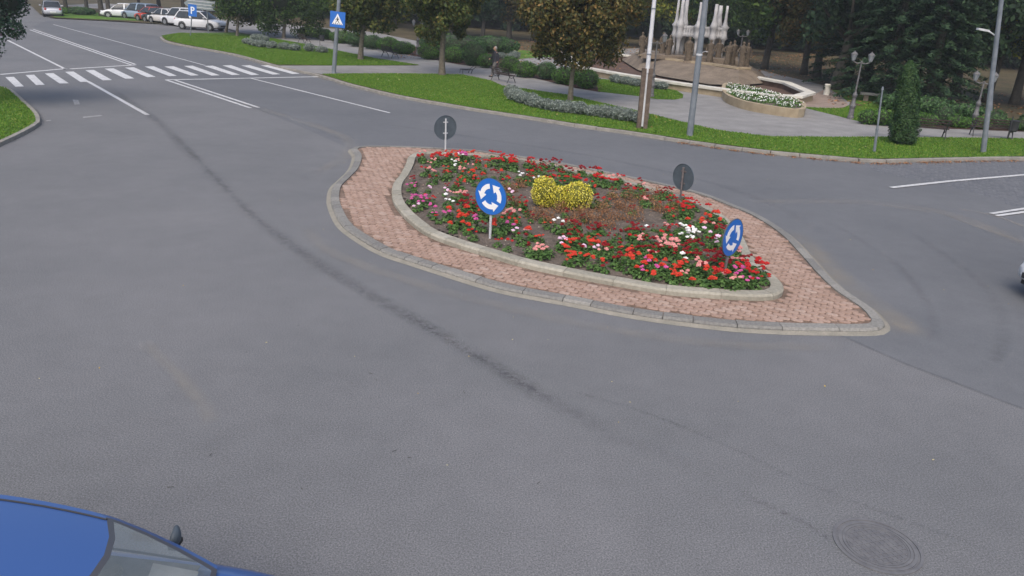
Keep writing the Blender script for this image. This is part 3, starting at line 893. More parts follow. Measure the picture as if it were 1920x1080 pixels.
# ------------------------------------------------------------------ flowers
def geranium_leaves(n, rad, h):
    d = sphere_pts(n); d[:, 2] = abs(d[:, 2])
    P = d * np.array([rad, rad, h]) * rng.uniform(.55, 1.0, n)[:, None]; P[:, 2] += .03
    N = d + np.array([0, 0, .7])
    # round leaves: two crossed rhombi read as a lobed disc
    return np.concatenate([leaf_quads(P, N, .032, .95, .35), leaf_quads(P + rng.normal(0, .008, P.shape), N, .026, .9, .35)])
fol = [quad_mesh('foliage', geranium_leaves(n_, r__, h_), M['flower_leaf']) for n_, r__, h_ in ((60, .15, .16), (75, .17, .20), (50, .13, .15), (85, .18, .17), (30, .09, .10), (64, .16, .22))]
def bloom_mesh(k, col, spread, h, br=.036):
    mb = MB()
    heads = []
    for _ in range(k):
        a = random.uniform(0, 6.28); r = spread * math.sqrt(random.random())
        c = (r * math.cos(a), r * math.sin(a), h * random.uniform(.8, 1.2) + .05)
        heads.append(c)
        nn = 7; q = br * random.uniform(.8, 1.2)
        for i in range(nn):
            aa = 2 * math.pi * i / (nn - 1) + random.uniform(-.3, .3)
            off = (q * .75 * math.cos(aa), q * .75 * math.sin(aa), q * random.uniform(-.15, .25)) if i < nn - 1 else (0, 0, q * .5)
            mb.sphere((c[0] + off[0], c[1] + off[1], c[2] + off[2]), q * .55, 5, 3, (1, 1, .8))
    return mb.mesh('bloom', M['petal_' + col])
blooms = {}
for col in FC:
    blooms[col] = [bloom_mesh(k, col, .12, .2) for k in (2, 3, 4, 5)] + [bloom_mesh(8, col, .16, .2)]
plants = []
def try_plant(px, py, col, k, sc=1.0, mind=.13, leaf=None):
    p = gp(px, py, ZB + .12)
    if not inside(p, BEDP): return False
    for q in plants:
        if (q[0] - p).length < mind: return False
    for (c, r) in BLOCK:
        if (Vector((p.x, p.y, 0)) - c).length < r: return False
    plants.append((p, col, k, sc, leaf)); return True
BEDP = inset(edge0, .30)
YEL = [((1019, 387), .34, .74), ((1080, 393), .41, .67), ((1047, 391), .22, .56)]
BLOCK = [(Vector((gp(x, y, ZB).x, gp(x, y, ZB).y, 0)), r + .12) for (x, y), r, h in YEL]
for s_ in S.values(): BLOCK.append((Vector((s_.location.x, s_.location.y, 0)), .12))
BROWN = [(1085, 412), (1180, 378), (1220, 388), (1150, 378), (1133, 412), (1070, 425), (1190, 415), (940, 360), (1230, 372), (1030, 420), (957, 362), (1003, 345), (975, 352), (1021, 408), (1051, 398), (1003, 412), (1128, 398), (1160, 392), (1185, 398), (1206, 378), (1158, 412), (1238, 398), (1255, 405), (1108, 420), (1140, 428), (1095, 408), (965, 388), (1272, 392)]
for x, y in BROWN: 
    q = gp(x, y, ZB); BLOCK.append((Vector((q.x, q.y, 0)), .12))
def cluster(cx, cy, sx, sy, n, col, ks=(1, 2, 3), sc=1.0, mind=.15):
    c = 0; tries = 0
    while c < n and tries < n * 25:
        tries += 1
        if try_plant(random.gauss(cx, sx), random.gauss(cy, sy), col, random.choice(ks), sc, mind): c += 1
# patches the photograph shows
cluster(850, 312, 8, 4, 3, 'white', (2, 3), 1.0, .1); cluster(975, 333, 8, 2, 2, 'white', (2, 3)); cluster(1006, 342, 5, 3, 2, 'white', (2,))
cluster(1290, 446, 12, 7, 6, 'white', (3, 4), 1.0, .11); cluster(1050, 434, 3, 4, 1, 'white', (2,)); cluster(1205, 436, 5, 3, 1, 'white', (1,)); cluster(1280, 492, 8, 5, 2, 'white', (1,))
cluster(838, 388, 6, 5, 2, 'white', (1, 2), .9); cluster(1105, 475, 8, 4, 2, 'lilac', (2,)); cluster(1345, 450, 10, 10, 3, 'lilac', (1, 2)); cluster(1050, 458, 8, 3, 2, 'lilac', (1, 2))
cluster(868, 298, 9, 3, 4, 'magenta', (2, 3)); cluster(778, 352, 6, 6, 3, 'magenta', (2, 3), .9); cluster(790, 376, 8, 6, 5, 'magenta', (2, 3), .9); cluster(818, 402, 8, 5, 3, 'magenta', (1, 2), .9)
cluster(1400, 520, 14, 14, 5, 'magenta', (1, 2)); cluster(950, 435, 6, 4, 1, 'magenta', (2,)); cluster(893, 430, 6, 4, 1, 'magenta', (2,)); cluster(1205, 505, 40, 8, 3, 'magenta', (2,))
cluster(868, 372, 10, 5, 4, 'pink', (2, 3)); cluster(955, 402, 10, 5, 4, 'pink', (2, 3)); cluster(1262, 458, 16, 5, 7, 'pink', (2, 3, 4), 1, .11); cluster(1020, 470, 10, 8, 3, 'pink', (2,)); cluster(1310, 510, 10, 6, 2, 'pink', (3,))
cluster(800, 305, 12, 8, 3, 'pink', (1, 2)); cluster(890, 318, 30, 8, 4, 'pink', (1, 2)); cluster(1160, 350, 50, 6, 4, 'pink', (1,)); cluster(1220, 440, 60, 20, 5, 'pink', (1,)); cluster(1385, 480, 10, 10, 4, 'pink', (1, 2))
cluster(815, 300, 20, 4, 6, 'red', (3, 4)); cluster(858, 294, 22, 3, 6, 'scarlet', (3, 4)); cluster(940, 308, 36, 5, 16, 'red', (2, 3)); cluster(1040, 322, 45, 7, 18, 'dark red', (2, 3)); cluster(1110, 340, 40, 6, 12, 'red', (2, 3))
cluster(870, 332, 36, 10, 12, 'scarlet', (1, 2)); cluster(915, 390, 40, 16, 16, 'dark red', (2, 3)); cluster(870, 410, 30, 14, 10, 'scarlet', (2,)); cluster(960, 425, 30, 10, 7, 'scarlet', (1, 2))
cluster(1200, 358, 40, 8, 12, 'dark red', (2,)); cluster(1290, 392, 26, 8, 11, 'red', (2, 3)); cluster(1325, 410, 16, 8, 8, 'scarlet', (2,)); cluster(1340, 435, 10, 14, 6, 'dark red', (1, 2))
cluster(1160, 435, 30, 8, 9, 'dark red', (2, 3)); cluster(1090, 470, 30, 14, 12, 'scarlet', (2, 3)); cluster(1040, 440, 30, 16, 9, 'dark red', (1, 2)); cluster(1140, 455, 40, 14, 10, 'dark red', (1, 2))
cluster(1240, 470, 45, 12, 16, 'dark red', (2, 3)); cluster(1200, 495, 45, 8, 10, 'scarlet', (2,)); cluster(1250, 505, 35, 6, 9, 'scarlet', (2, 3)); cluster(1330, 495, 25, 10, 10, 'dark red', (3, 4)); cluster(1400, 520, 20, 12, 10, 'red', (2, 3))
cluster(1290, 520, 30, 8, 6, 'scarlet', (1, 2)); cluster(1360, 527, 25, 6, 5, 'pink', (1, 2), .9); cluster(1000, 400, 60, 20, 5, 'dark red', (1,), .8); cluster(900, 350, 50, 14, 8, 'red', (1, 2), .85)
N_CL = len(plants)
for _ in range(5000):
    if len(plants) > N_CL + 45: break
    try_plant(random.uniform(770, 1440), random.uniform(295, 545), random.choice(['dark red', 'red', 'scarlet', 'dark red', 'pink', 'lilac', 'red']), random.choice((1, 2, 2)), random.uniform(.6, .95), .19)
for _ in range(5000):
    if len(plants) > N_CL + 70: break
    x = random.uniform(800, 1400); try_plant(x, random.uniform(292 + max(0, x - 900) * .2, 345 + max(0, x - 900) * .2), random.choice(['dark red', 'red', 'scarlet', 'red', 'dark red', 'pink']), 2, 1.0, .14)
for _ in range(5000):
    if len(plants) > N_CL + 85: break
    try_plant(random.uniform(1050, 1440), random.uniform(425, 545), random.choice(['dark red', 'red', 'scarlet', 'red', 'dark red', 'pink']), 1, 1.0, .14)
plants.sort(key=lambda q: q[0].length)
print('plants', len(plants))
LM = [('pale-posted sign', S['near_left'].location), ('dark-posted blue sign', S['near_right'].location), ('far-left grey sign back', S['far_left'].location), ('far-right grey sign back', S['far_right'].location), ('yellow shrubs', gp(1055, 390, ZB)), ('white flower patch', gp(1290, 446, ZB))]
buckets = {}
for i, pl_ in enumerate(plants):
    p = pl_[0]
    nm, q = min(LM, key=lambda l: (Vector(l[1]).xy - p.xy).length)
    d = p.xy - Vector(q).xy
    if abs(d.x) > abs(d.y): side = 'to the right of' if d.x > 0 else 'to the left of'
    else: side = 'behind' if d.y > 0 else 'in front of'
    buckets.setdefault((pl_[1], side, nm), []).append((d.length, i))
plabel = {}
for (col, side, nm), L in buckets.items():
    L.sort()
    for r__, (_, i) in enumerate(L):
        plabel[i] = '%s geranium %s the %s, %s' % (col, side, nm, 'nearest to it' if r__ == 0 else ordn(r__) + ' nearest')
far_f = {}
def verts_of(me):
    a = np.empty(len(me.vertices) * 3); me.vertices.foreach_get('co', a); return a.reshape(-1, 3)
for i, (p, col, k, sc, lf) in enumerate(plants):
    s_ = sc * random.uniform(.8, 1.2); sz = s_ * random.uniform(.8, 1.15); rz = random.uniform(0, 6.28)
    fm = fol[3] if (p.x > 0 and random.random() < .3) else fol[random.choice((0, 1, 2, 4, 5, 2))]
    bm_ = blooms[col][min(k, 4) - 1 if k < 4 else random.choice((3, 4))]
    if i < 298:
        t = empty('geranium', (p.x, p.y, ZB), rz, plabel[i], 'flower', 'geraniums in the traffic island bed')
        t.scale = (s_, s_, sz)
        link(bpy.data.objects.new('foliage', fm), t)
        tag(link(bpy.data.objects.new('blooms', bm_), t), kind='stuff')
    else:
        far_f.setdefault('leaf', []).append((fm, p, s_, sz, rz)); far_f.setdefault(col, []).append((bm_, p, s_, sz, rz))
def joined(items):
    V = []; F = []; b = 0
    for me, p, s_, sz, rz in items:
        v = verts_of(me); c_, n_ = math.cos(rz), math.sin(rz)
        V.append(np.stack([(v[:, 0] * c_ - v[:, 1] * n_) * s_ + p.x, (v[:, 0] * n_ + v[:, 1] * c_) * s_ + p.y, v[:, 2] * sz + ZB], 1))
        F += [tuple(x + b for x in q.vertices) for q in me.polygons]; b += len(v)
    return np.concatenate(V), F
V = []; F = []; MI = []; mats = []; b = 0
for key, items in far_f.items():
    v, f = joined(items); V.append(v); F += [tuple(x + b for x in q) for q in f]; MI += [len(mats)] * len(f); b += len(v)
    mats.append(M['flower_leaf'] if key == 'leaf' else M['petal_' + key])
me = bpy.data.meshes.new('far_geraniums'); me.from_pydata(np.concatenate(V).tolist(), [], F)
for m_ in mats: me.materials.append(m_)
me.polygons.foreach_set('material_index', MI)
tag(link(bpy.data.objects.new('far_geraniums', me)), 'mixed red and pink geraniums along the far edge of the traffic island bed', 'flowers', kind='stuff')

# small pale stones and dead petals on the soil
n = 500; PP = np.zeros((0, 3))
X = rng.uniform(min(bx), max(bx), n * 3); Y = rng.uniform(min(by), max(by), n * 3); kk = inside_np(X, Y, BEDP)
PP = np.stack([X[kk], Y[kk], np.full(kk.sum(), ZB + .04)], 1)
M['petal_litter'] = islandy('petal_litter', [(0, (.10, .08, .06)), (.4, (.3, .24, .17)), (.8, (.45, .40, .33)), (1, (.5, .15, .12))], .9)
o = link(bpy.data.objects.new('petal_litter', quad_mesh('petal_litter', leaf_quads(PP, np.tile([0, 0, 1.], (len(PP), 1)), .022, .7, .3), M['petal_litter'])))
tag(o, 'pale fallen petals and crumbs scattered on the bare soil of the bed', 'litter', kind='stuff')

def shrub(name, loc, rad, nleaf, size, lm, cm, label, cat, group=None, blobs=26, br=None, corescale=.8, jit=.5):
    """low shrub: a child foliage cloud over a dark solid core"""
    t = empty(name, loc, 0, label, cat, group)
    rad = np.array(rad, float)
    c = np.array([0, 0, rad[2] * .92])
    d = sphere_pts(blobs); br = br or min(rad) * .36
    C = d * (rad - br * .8) * rng.uniform(.85, 1.05, blobs)[:, None] + c
    k = rng.integers(0, blobs, nleaf); dd = sphere_pts(nleaf)
    P = C[k] + dd * br * rng.uniform(.7, 1.1, nleaf)[:, None]
    n2 = nleaf // 2
    e = sphere_pts(n2); P2 = e * rad * rng.uniform(.86, 1.0, n2)[:, None] + c
    P = np.concatenate([P, P2]); dd = np.concatenate([dd, e])
    ok = P[:, 2] > .01; P, dd = P[ok], dd[ok]
    link(bpy.data.objects.new('foliage', quad_mesh('foliage', leaf_quads(P, dd, size, .55, jit), M[lm])), t)
    mb = MB(); core_mesh(mb, tuple(c), tuple(rad * corescale), 12, .05)
    mb.v = [(v[0], v[1], max(v[2], .0)) for v in mb.v]
    mb.build('dark_core', M[cm], t, True)
    return t

lab = ['round yellow-leaved shrub, left one of the pair in the flower bed', 'wide yellow-leaved shrub, right one of the pair in the flower bed', 'small yellow-leaved shrub squeezed between the two bigger ones']
for ((x, y), r, h), l_ in zip(YEL, lab):
    shrub('yellow_shrub', gp(x, y, ZB), (r, r, h / 1.85), 2600 if r > .3 else 1100, .024, 'leaf_yellow', 'core_yellow', l_, 'shrub', 'yellow shrubs in the island bed', 40, .13, .72, .8)
def wither(loc, r, h, label):
    t = empty('withered_plant', loc, 0, label, 'plant', 'withered brown plants in the island bed')
    n = 300; d = sphere_pts(n); d[:, 2] = abs(d[:, 2])
    P = d * np.array([r, r, h]) * rng.uniform(.4, 1, n)[:, None]; P[:, 2] += .02
    link(bpy.data.objects.new('foliage', quad_mesh('foliage', leaf_quads(P, d, .024, .45, .8), M['leaf_brown'])), t)
    mb = MB()
    for i in range(9):
        a = random.uniform(0, 6.28); q = random.uniform(.5, .9)
        mb.cyl((0, 0, -.02), (r * q * math.cos(a), r * q * math.sin(a), h * random.uniform(.5, .9)), .006, .003, 4)
    mb.build('stem', M['bark'], t)
wl = {}
for i, (x, y) in enumerate(BROWN):
    p = gp(x, y, ZB)
    q = gp(1055, 392, ZB); side = ('left' if x < 1045 else 'right')
    wl.setdefault(side, []).append(((p - q).length, i))
wlab = {}
for side, L in wl.items():
    for r__, (_, i) in enumerate(sorted(L)): wlab[i] = 'withered reddish brown plant on the %s side of the yellow shrubs, %s' % (side, 'nearest' if r__ == 0 else ordn(r__) + ' nearest')
for i, (x, y) in enumerate(BROWN):
    wither(gp(x, y, ZB), random.uniform(.20, .30), random.uniform(.26, .38), wlab[i])

# ================================================================== POLES AND SIGNS
def leaning(base, px, py, scale=1.0):
    """top point at the height where a pole standing at base passes pixel row py, nudged to the pixel column"""
    Y = base.y
    p = at(px, py, Y)
    return p
def pole_between(name, b, top, r0, r1, m, parent, ext=1.0, n=14):
    top = b + (top - b) * ext
    mb = MB(); mb.cyl(Vector((0, 0, -.1)), top - b, r0, r1, n)
    return mb.build(name, M[m], parent, True, auto=.7)
# pale pole clamped to a brown sleeve
b = gp(1203, 241, ZP); top = at(1227, 0, b.y)
t = empty('utility_pole', b, 0, 'tall pale steel pole rising from a brown timber stub at the park kerb', 'pole')
d = (top - b); u = d.normalized()
mb = MB(); mb.cyl(u * 2.2 + Vector((.0, 0, 0)), d * 2.0, .085, .065, 14); mb.build('pole', M['white_pole'], t, True, auto=.7)
mb = MB()
for dx in (-.13, .13):
    mb.box(u * 1.13 + Vector((dx, 0, 0)), (.17, .20, 2.5), 0, Matrix.Rotation(math.atan2(u.x, u.z), 3, 'Y'))
mb.build('timber_stub', M['creosote'], t)
mb = MB(); mb.cyl(u * .1 + Vector((0, -.05, 0)), u * 2.3, .06, .06, 10); mb.build('core_tube', M['steel'], t)
for s_ in (2.9, 4.6, 5.6):
    mb = MB(); mb.cyl(u * s_, u * (s_ + .05), .095, .095, 14); mb.build('clamp', M['grey_steel'], t)
b = gp(1293, 255, ZP); top = at(1323, 0, b.y)
t = empty('lamp_post', b, 0, 'thick grey painted pole on the lawn in front of the fountain', 'pole')
pole_between('pole', b, top, .125, .085, 'grey_steel', t, 1.9)
mb = MB(); u = (top - b).normalized(); mb.cyl(u * 3.05, u * 3.12, .125, .125, 14); mb.tube([u * 3.1, u * 3.1 + Vector((.18, -.1, .12)), u * 3.1 + Vector((.3, -.1, .1))], .012, 6); mb.build('bracket', M['steel'], t)
b = gp(1844, 286, ZP); top = at(1878, 0, b.y)
t = empty('lamp_post', b, 0, 'tall grey pole on the lawn near the right edge, beside the bench', 'pole')
pole_between('pole', b, top, .10, .065, 'grey_steel', t, 1.6)
# street light on its own thin post behind it
b = gp(1856, 240, ZP); pt = at(1867, 68, b.y)
t = empty('street_light', b, 0, 'slim street light with a pale bent arm behind the grey pole on the right', 'street light')
mb = MB(); mb.cyl((0, 0, 0), pt - b, .06, .05, 10); mb.build('post', M['grey_steel'], t, True, auto=.7)
k = at(1853, 58, b.y) - b; e = at(1833, 54, b.y) - b
mb = MB(); mb.tube([pt - b, k, k * .98 + e * .02], .035, 8); mb.build('arm', M['steel'], t, True)
mb = MB(); mb.box((k + e) / 2, ((e - k).length, .22, .09), 0, Matrix.Rotation(-math.atan2((e - k).z, abs((e - k).x)) * -1, 3, 'Y')); mb.build('lamp_head', M['steel'], t)
# thin post near the thuja
b = gp(1639, 285, ZP); top = at(1655, 165, b.y)
t = empty('thin_post', b, 0, 'thin grey post with a flanged foot standing left of the column-shaped conifer', 'post')
u = (top - b)
mb = MB(); mb.cyl((0, 0, 0), u * .35, .055, .045, 10); mb.cyl(u * .35, u * .37, .06, .06, 10); mb.cyl(u * .36, u, .038, .028, 10); mb.cyl(u * .97, u * 1.02, .045, .03, 10); mb.build('post', M['grey_steel'], t, True, auto=.7)

# pedestrian crossing sign
b = gp(625.5, 137, ZP); top = at(635.5, 0, b.y)
t = empty('crossing_sign', b, 0, 'blue square pedestrian crossing sign on a grey pole beside the zebra', 'road sign')
pole_between('post', b, top, .13, .09, 'grey_steel', t, 1.6)
c = at(634, 36.5, b.y) - b; w = .87
fc = MB(); vprism(fc, [(-w / 2, -w / 2), (w / 2, -w / 2), (w / 2, w / 2), (-w / 2, w / 2)], 0, .03)
rotm = Matrix.Rotation(math.atan2(-u.x, u.z) * 0 + R(4), 3, 'Y')
def put(mb, c, name, m, parent, rm=rotm, rz=0):
    zz = Matrix.Rotation(rz, 3, 'Z')
    mb.v = [tuple(zz @ (rm @ Vector(v)) + c) for v in mb.v]
    return mb.build(name, m, parent)
cc = Vector(c) + Vector((0, -.15, 0))
plate = put(fc, cc, 'sign_face', M['sign_blue'], t)
tri = MB(); vprism(tri, [(-.32, -.27), (.32, -.27), (0, .33)], -.004, 0); put(tri, cc, 'white_triangle', M['sign_white'], plate)
fig = MB()
vprism(fig, [(-.035, .12), (.0, .155), (.035, .12), (0, .085)], -.008, -.0045)
vprism(fig, [(-.04, .07), (.04, .07), (.035, -.06), (-.03, -.06)], -.008, -.0045)
vprism(fig, [(-.03, -.06), (.0, -.06), (-.09, -.19), (-.12, -.17)], -.008, -.0045)
vprism(fig, [(.0, -.06), (.035, -.06), (.12, -.17), (.08, -.19)], -.008, -.0045)
vprism(fig, [(-.04, .06), (-.03, .03), (-.11, -.04), (-.125, -.02)], -.008, -.0045)
vprism(fig, [(.04, .06), (.03, .03), (.10, -.03), (.115, -.01)], -.008, -.0045)
put(fig, cc, 'figure_print', M['black'], plate)
for i in range(-2, 3):
    zb_ = MB(); vprism(zb_, [(i * .11 - .02, -.255), (i * .11 + .035, -.255), (i * .10 + .02, -.205), (i * .10 - .02, -.205)], -.008, -.0045)
    put(zb_, cc, 'stripe_print', M['black'], plate)

# parking sign
b = gp(357, 67, ZP); top = at(361, 10, b.y)
t = empty('parking_sign', b, 0, 'small blue parking sign with a white P before the parked cars', 'road sign')
mb = MB(); mb.cyl((0, 0, 0), top - b, .05, .045, 10); mb.build('post', M['grey_steel'], t, True, auto=.7)
c = at(361.5, 19.5, b.y) - b + Vector((0, -.08, 0)); w, h = .74, 1.0
mb = MB(); vprism(mb, [(-w / 2, -h / 2), (w / 2, -h / 2), (w / 2, h / 2), (-w / 2, h / 2)], 0, .03)
pf = put(mb, c, 'sign_face', M['sign_blue'], t)
mb = MB(); k = .28
vprism(mb, [(-.15, -.30), (-.05, -.30), (-.05, .30), (-.15, .30)], -.006, -.001)
arc_o = [(.02 + .17 * math.cos(R(a)), .13 + .17 * math.sin(R(a))) for a in range(-90, 91, 20)]
arc_i = [(.02 + .07 * math.cos(R(a)), .13 + .07 * math.sin(R(a))) for a in range(90, -91, -20)]
vprism(mb, [(-.049, -.04)] + arc_o + [(-.049, .30), (-.049, .20)] + arc_i + [(-.049, .06)], -.006, -.001)
put(mb, c, 'letter_print', M['sign_white'], pf)
# direction board seen beyond it
b = gp(383, 62, ZP); c = at(374, 8.5, b.y) - b
t = empty('direction_board', b, 0, 'grey arrow-shaped direction board pointing left above the parked cars', 'road sign')
M['board'] = noisy('board_back', (.17, .21, .23), (.24, .28, .30), 3, .5, 0)
s_ = pxm(b)
W_, H_ = 58 / s_, 17 / s_
mb = MB(); vprism(mb, [(-W_ / 2, 0), (-W_ / 2 + H_ * .6, -H_ / 2), (W_ / 2, -H_ / 2), (W_ / 2, H_ / 2), (-W_ / 2 + H_ * .6, H_ / 2)], 0, .04)
brd = put(mb, c, 'board', M['board'], t, Matrix.Rotation(R(3), 3, 'Y'))
for zz in (-.32, 0, .32):
    mb = MB(); vprism(mb, [(-W_ * .36, zz * H_ - .03), (W_ / 2 - .03, zz * H_ - .03), (W_ / 2 - .03, zz * H_ + .03), (-W_ * .36, zz * H_ + .03)], -.03, -.002); put(mb, c, 'stiffener', M['steel'], brd, Matrix.Rotation(R(3), 3, 'Y'))
mb = MB()
for dx in (.3,): mb.cyl((c.x + .6, .05, 0), (c.x + .66, .05, c.z + .3), .06, .05, 8)
mb.build('post', M['grey_steel'], t)

# ================================================================== STREET FURNITURE
def bench(px, py, rz, label, length=1.75, name='park_bench'):
    t = empty(name, gp(px, py, ZP), rz, label, 'bench', 'slatted benches with curled iron ends along the park path')
    for sx in (-1, 1):
        x = sx * (length / 2 - .1)
        mb = MB()
        mb.tube([(x, -.30, 0), (x, -.24, .18), (x, -.14, .32), (x, -.22, .41)], .024, 6)
        mb.tube([(x, .30, 0), (x, .20, .2), (x, .12, .36), (x, .18, .44), (x, .25, .62), (x, .32, .84)], .024, 6)
        mb.tube([(x, -.22, .41), (x, .18, .40)], .02, 6)
        mb.tube([(x, -.14, .32), (x, 0, .26), (x, .12, .34)], .018, 6)
        mb.tube([(x, -.22, .41), (x, -.30, .50), (x, -.27, .61), (x, -.16, .64), (x, .22, .62)], .022, 6)
        mb.build('iron_end', M['iron'], t)
    for i in range(4):
        mb = MB(); mb.box((0, -.19 + i * .11, .43 - .004 * i), (length, .06, .03)); mb.build('seat_slat', M['wood_dark'], t)
    for i in range(3):
        mb = MB(); mb.box((0, .20 + i * .055, .55 + i * .12), (length, .025, .05), 0, Matrix.Rotation(R(-18), 3, 'X')); mb.build('back_slat', M['wood_dark'], t)
    return t
bench(731, 108, R(127), 'dark slatted bench on the park path behind the trunk near the crossing')
bench(943, 153, R(127), 'dark slatted bench on the park path with a man walking behind it', 1.85)
bench(571, 82, R(127), 'far dark slatted bench at the silver bushes, left of the crossing sign')
bench(1732, 257, R(165), 'dark slatted bench just right of the column-shaped conifer')
bench(1857, 257, R(165), 'dark slatted bench behind the tall grey pole at the right edge')
# bench end between the trees, built as a low wire seat
t = empty('bench_end', gp(878, 138, ZP), R(30), 'low iron bench end on the path between the trunk and the man', 'chair')
mb = MB(); mb.tube([(-.4, 0, .0), (-.38, 0, .25), (-.2, 0, .22), (.3, 0, .24), (.55, 0, .42)], .022, 6); mb.tube([(-.4, .4, .0), (-.38, .4, .25), (.3, .4, .24), (.55, .4, .42)], .022, 6)
mb.tube([(.3, 0, .24), (.2, 0, 0)], .022, 6); mb.tube([(.3, .4, .24), (.2, .4, 0)], .022, 6); mb.build('frame', M['iron'], t)
mb = MB()
for i in range(8): mb.cyl((-.38 + i * .1, 0, .24), (-.38 + i * .1, .4, .24), .013, None, 5)
mb.build('seat', M['iron'], t)

def litter_bin(px, py, label, h=.9):
    t = empty('litter_bin', gp(px, py, ZP), R(20), label, 'litter bin')
    mb = MB(); mb.cyl((0, 0, 0), (0, 0, h), .025, None, 8); mb.build('post', M['iron'], t)
    mb = MB(); mb.lathe([(.13, .35), (.17, .38), (.19, .80), (.20, .82), (.16, .84)], (.2, 0, 0), 14); mb.build('basket', M['iron'], t, True, auto=.7)
    return t
litter_bin(600, 85, 'small dark litter bin on a post beside the crossing sign pole')
t = litter_bin(1888, 262, 'dark green litter bin on a post at the far right bench', 1.0)

def ornate_lamp(base, h, label, yaw=0.0, lantern=True):
    t = empty('ornate_lamp', base, yaw, label, 'street lamp', 'ornate two-lantern lamps of the park')
    mb = MB(); mb.lathe([(.19, 0), (.19, .12), (.15, .16), (.13, .50), (.17, .56), (.17, .64), (.12, .70), (.09, 1.0)], n=12); mb.build('pedestal', M['lamp_iron'], t, True, auto=.6)
    mb = MB(); mb.lathe([(.08, 1.0), (.13, 1.06), (.14, 1.16), (.07, 1.28)], n=12); mb.build('collar', M['lamp_iron'], t, True, auto=.6)
    mb = MB(); mb.cyl((0, 0, 1.26), (0, 0, h - .45), .055, .04, 10); mb.sphere((0, 0, h - .42), .055, 8, 5); mb.build('shaft', M['lamp_iron'], t, True, auto=.6)
    mb = MB(); mb.tube([(-.45, 0, h - .42), (-.2, 0, h - .50), (0, 0, h - .46), (.2, 0, h - .50), (.45, 0, h - .42)], .028, 8); mb.build('arm', M['lamp_iron'], t, True)
    for sx in (-1, 1):
        mb = MB(); mb.lathe([(.07, h - .40), (.10, h - .36), (.165, h - .12), (.165, h - .10)], (sx * .45, 0, 0), 6); ln = mb.build('lantern', M['lamp_glass'], t)
        mb = MB(); mb.lathe([(.20, h - .099), (.12, h - .02), (.05, h + .02), (.02, h + .07)], (sx * .45, 0, 0), 6); mb.build('cap', M['lamp_iron'], ln)
    t.scale = (.84, .84, 1.0)
    return t
ornate_lamp(gp(1594, 223, ZP), 3.1, 'grey two-lantern lamp on the lawn right of the fountain and the round planter', R(-25))
ornate_lamp(gp(1823, 240, ZP), 2.55, 'smaller grey two-lantern lamp among the hedges near the right edge', R(-25))
ornate_lamp(gp(1221, 182, ZP), 3.3, 'two-lantern lamp behind the pale utility pole, in front of the fountain', R(-25))
ornate_lamp(gp(1383, 132, ZP), 3.1, 'far two-lantern lamp behind the fountain figures', R(-25))
ornate_lamp(gp(783, 103, ZP), 2.6, 'grey lamp pedestal between the hedge shrubs behind the second bench', R(-25))

# white bollard and pale slab
t = empty('stone_bollard', gp(1549, 178, ZP), 0, 'short white cylindrical stone bollard at the right end of the basin', 'bollard')
mb = MB(); mb.lathe([(.19, 0), (.19, .62), (.16, .66)], n=16); mb.build('body', M['limestone'], t, True, auto=.6)
t = empty('stone_bench', gp(1655, 192, ZP), R(-20), 'long pale stone seat under the conifer on the right', 'bench')
mb = MB(); mb.box((0, 0, .42), (2.6, .5, .12)); mb.build('slab', M['pavement'], t)
for x in (-1, 1):
    mb = MB(); mb.box((x * .95, 0, .18), (.25, .4, .36)); mb.build('support', M['terrace'], t)

# ================================================================== FOUNTAIN
fountain = empty('fountain', gp(1300, 150, 0), 0, 'polygonal stone fountain basin with pale coping and a sloped brown terrace', 'fountain')
FO = fountain.location.copy()
def loc(P): return [Vector((p.x - FO.x, p.y - FO.y, p.z)) for p in P]
RZ = .58
rim_px = [(1056, 106), (1089, 125), (1156, 137), (1257, 153), (1351, 166), (1446, 178), (1506, 180), (1530, 173), (1484, 154), (1414, 141)]
rim = [gp(x, y, RZ) for x, y in rim_px]
cen = Vector((sum(p.x for p in rim) / len(rim), sum(p.y for p in rim) / len(rim), RZ))
# far side of the basin, mirrored through its middle
mid = (rim[0] + rim[-1]) / 2
rim += [gp(1330, 122, RZ), gp(1200, 104, RZ), gp(1100, 97, RZ)]
if area(rim) < 0: rim = rim[::-1]
n = len(rim)
rin = inset(rim, .62)
wall = inset(rim, .12)
mb = MB(); A = loc(rim); B = loc(rin)
mb.add([(p.x, p.y, RZ) for p in A] + [(p.x, p.y, RZ) for p in B] + [(p.x, p.y, RZ - .14) for p in A] + [(p.x, p.y, RZ - .14) for p in B],
       [(i, (i + 1) % n, n + (i + 1) % n, n + i) for i in range(n)] + [(i, 2 * n + i, 2 * n + (i + 1) % n, (i + 1) % n) for i in range(n)] + [(n + i, n + (i + 1) % n, 3 * n + (i + 1) % n, 3 * n + i) for i in range(n)] + [(2 * n + i, 3 * n + i, 3 * n + (i + 1) % n, 2 * n + (i + 1) % n) for i in range(n)])
mb.build('coping', M['limestone'], fountain, bevel=.02)
mb = MB(); A = loc(wall); B = loc(inset(rim, .5))
mb.add([(p.x, p.y, ZP - .05) for p in A] + [(p.x, p.y, RZ - .141) for p in A], [(i, (i + 1) % n, n + (i + 1) % n, n + i) for i in range(n)])
mb.build('basin_wall', M['sandstone'], fountain)
mb = MB()
mb.add([(p.x, p.y, ZP + .02) for p in B] + [(p.x, p.y, RZ - .141) for p in B], [(i, n + i, n + (i + 1) % n, (i + 1) % n) for i in range(n)] + [tuple(range(n))])
mb.build('basin_floor', M['basin'], fountain)
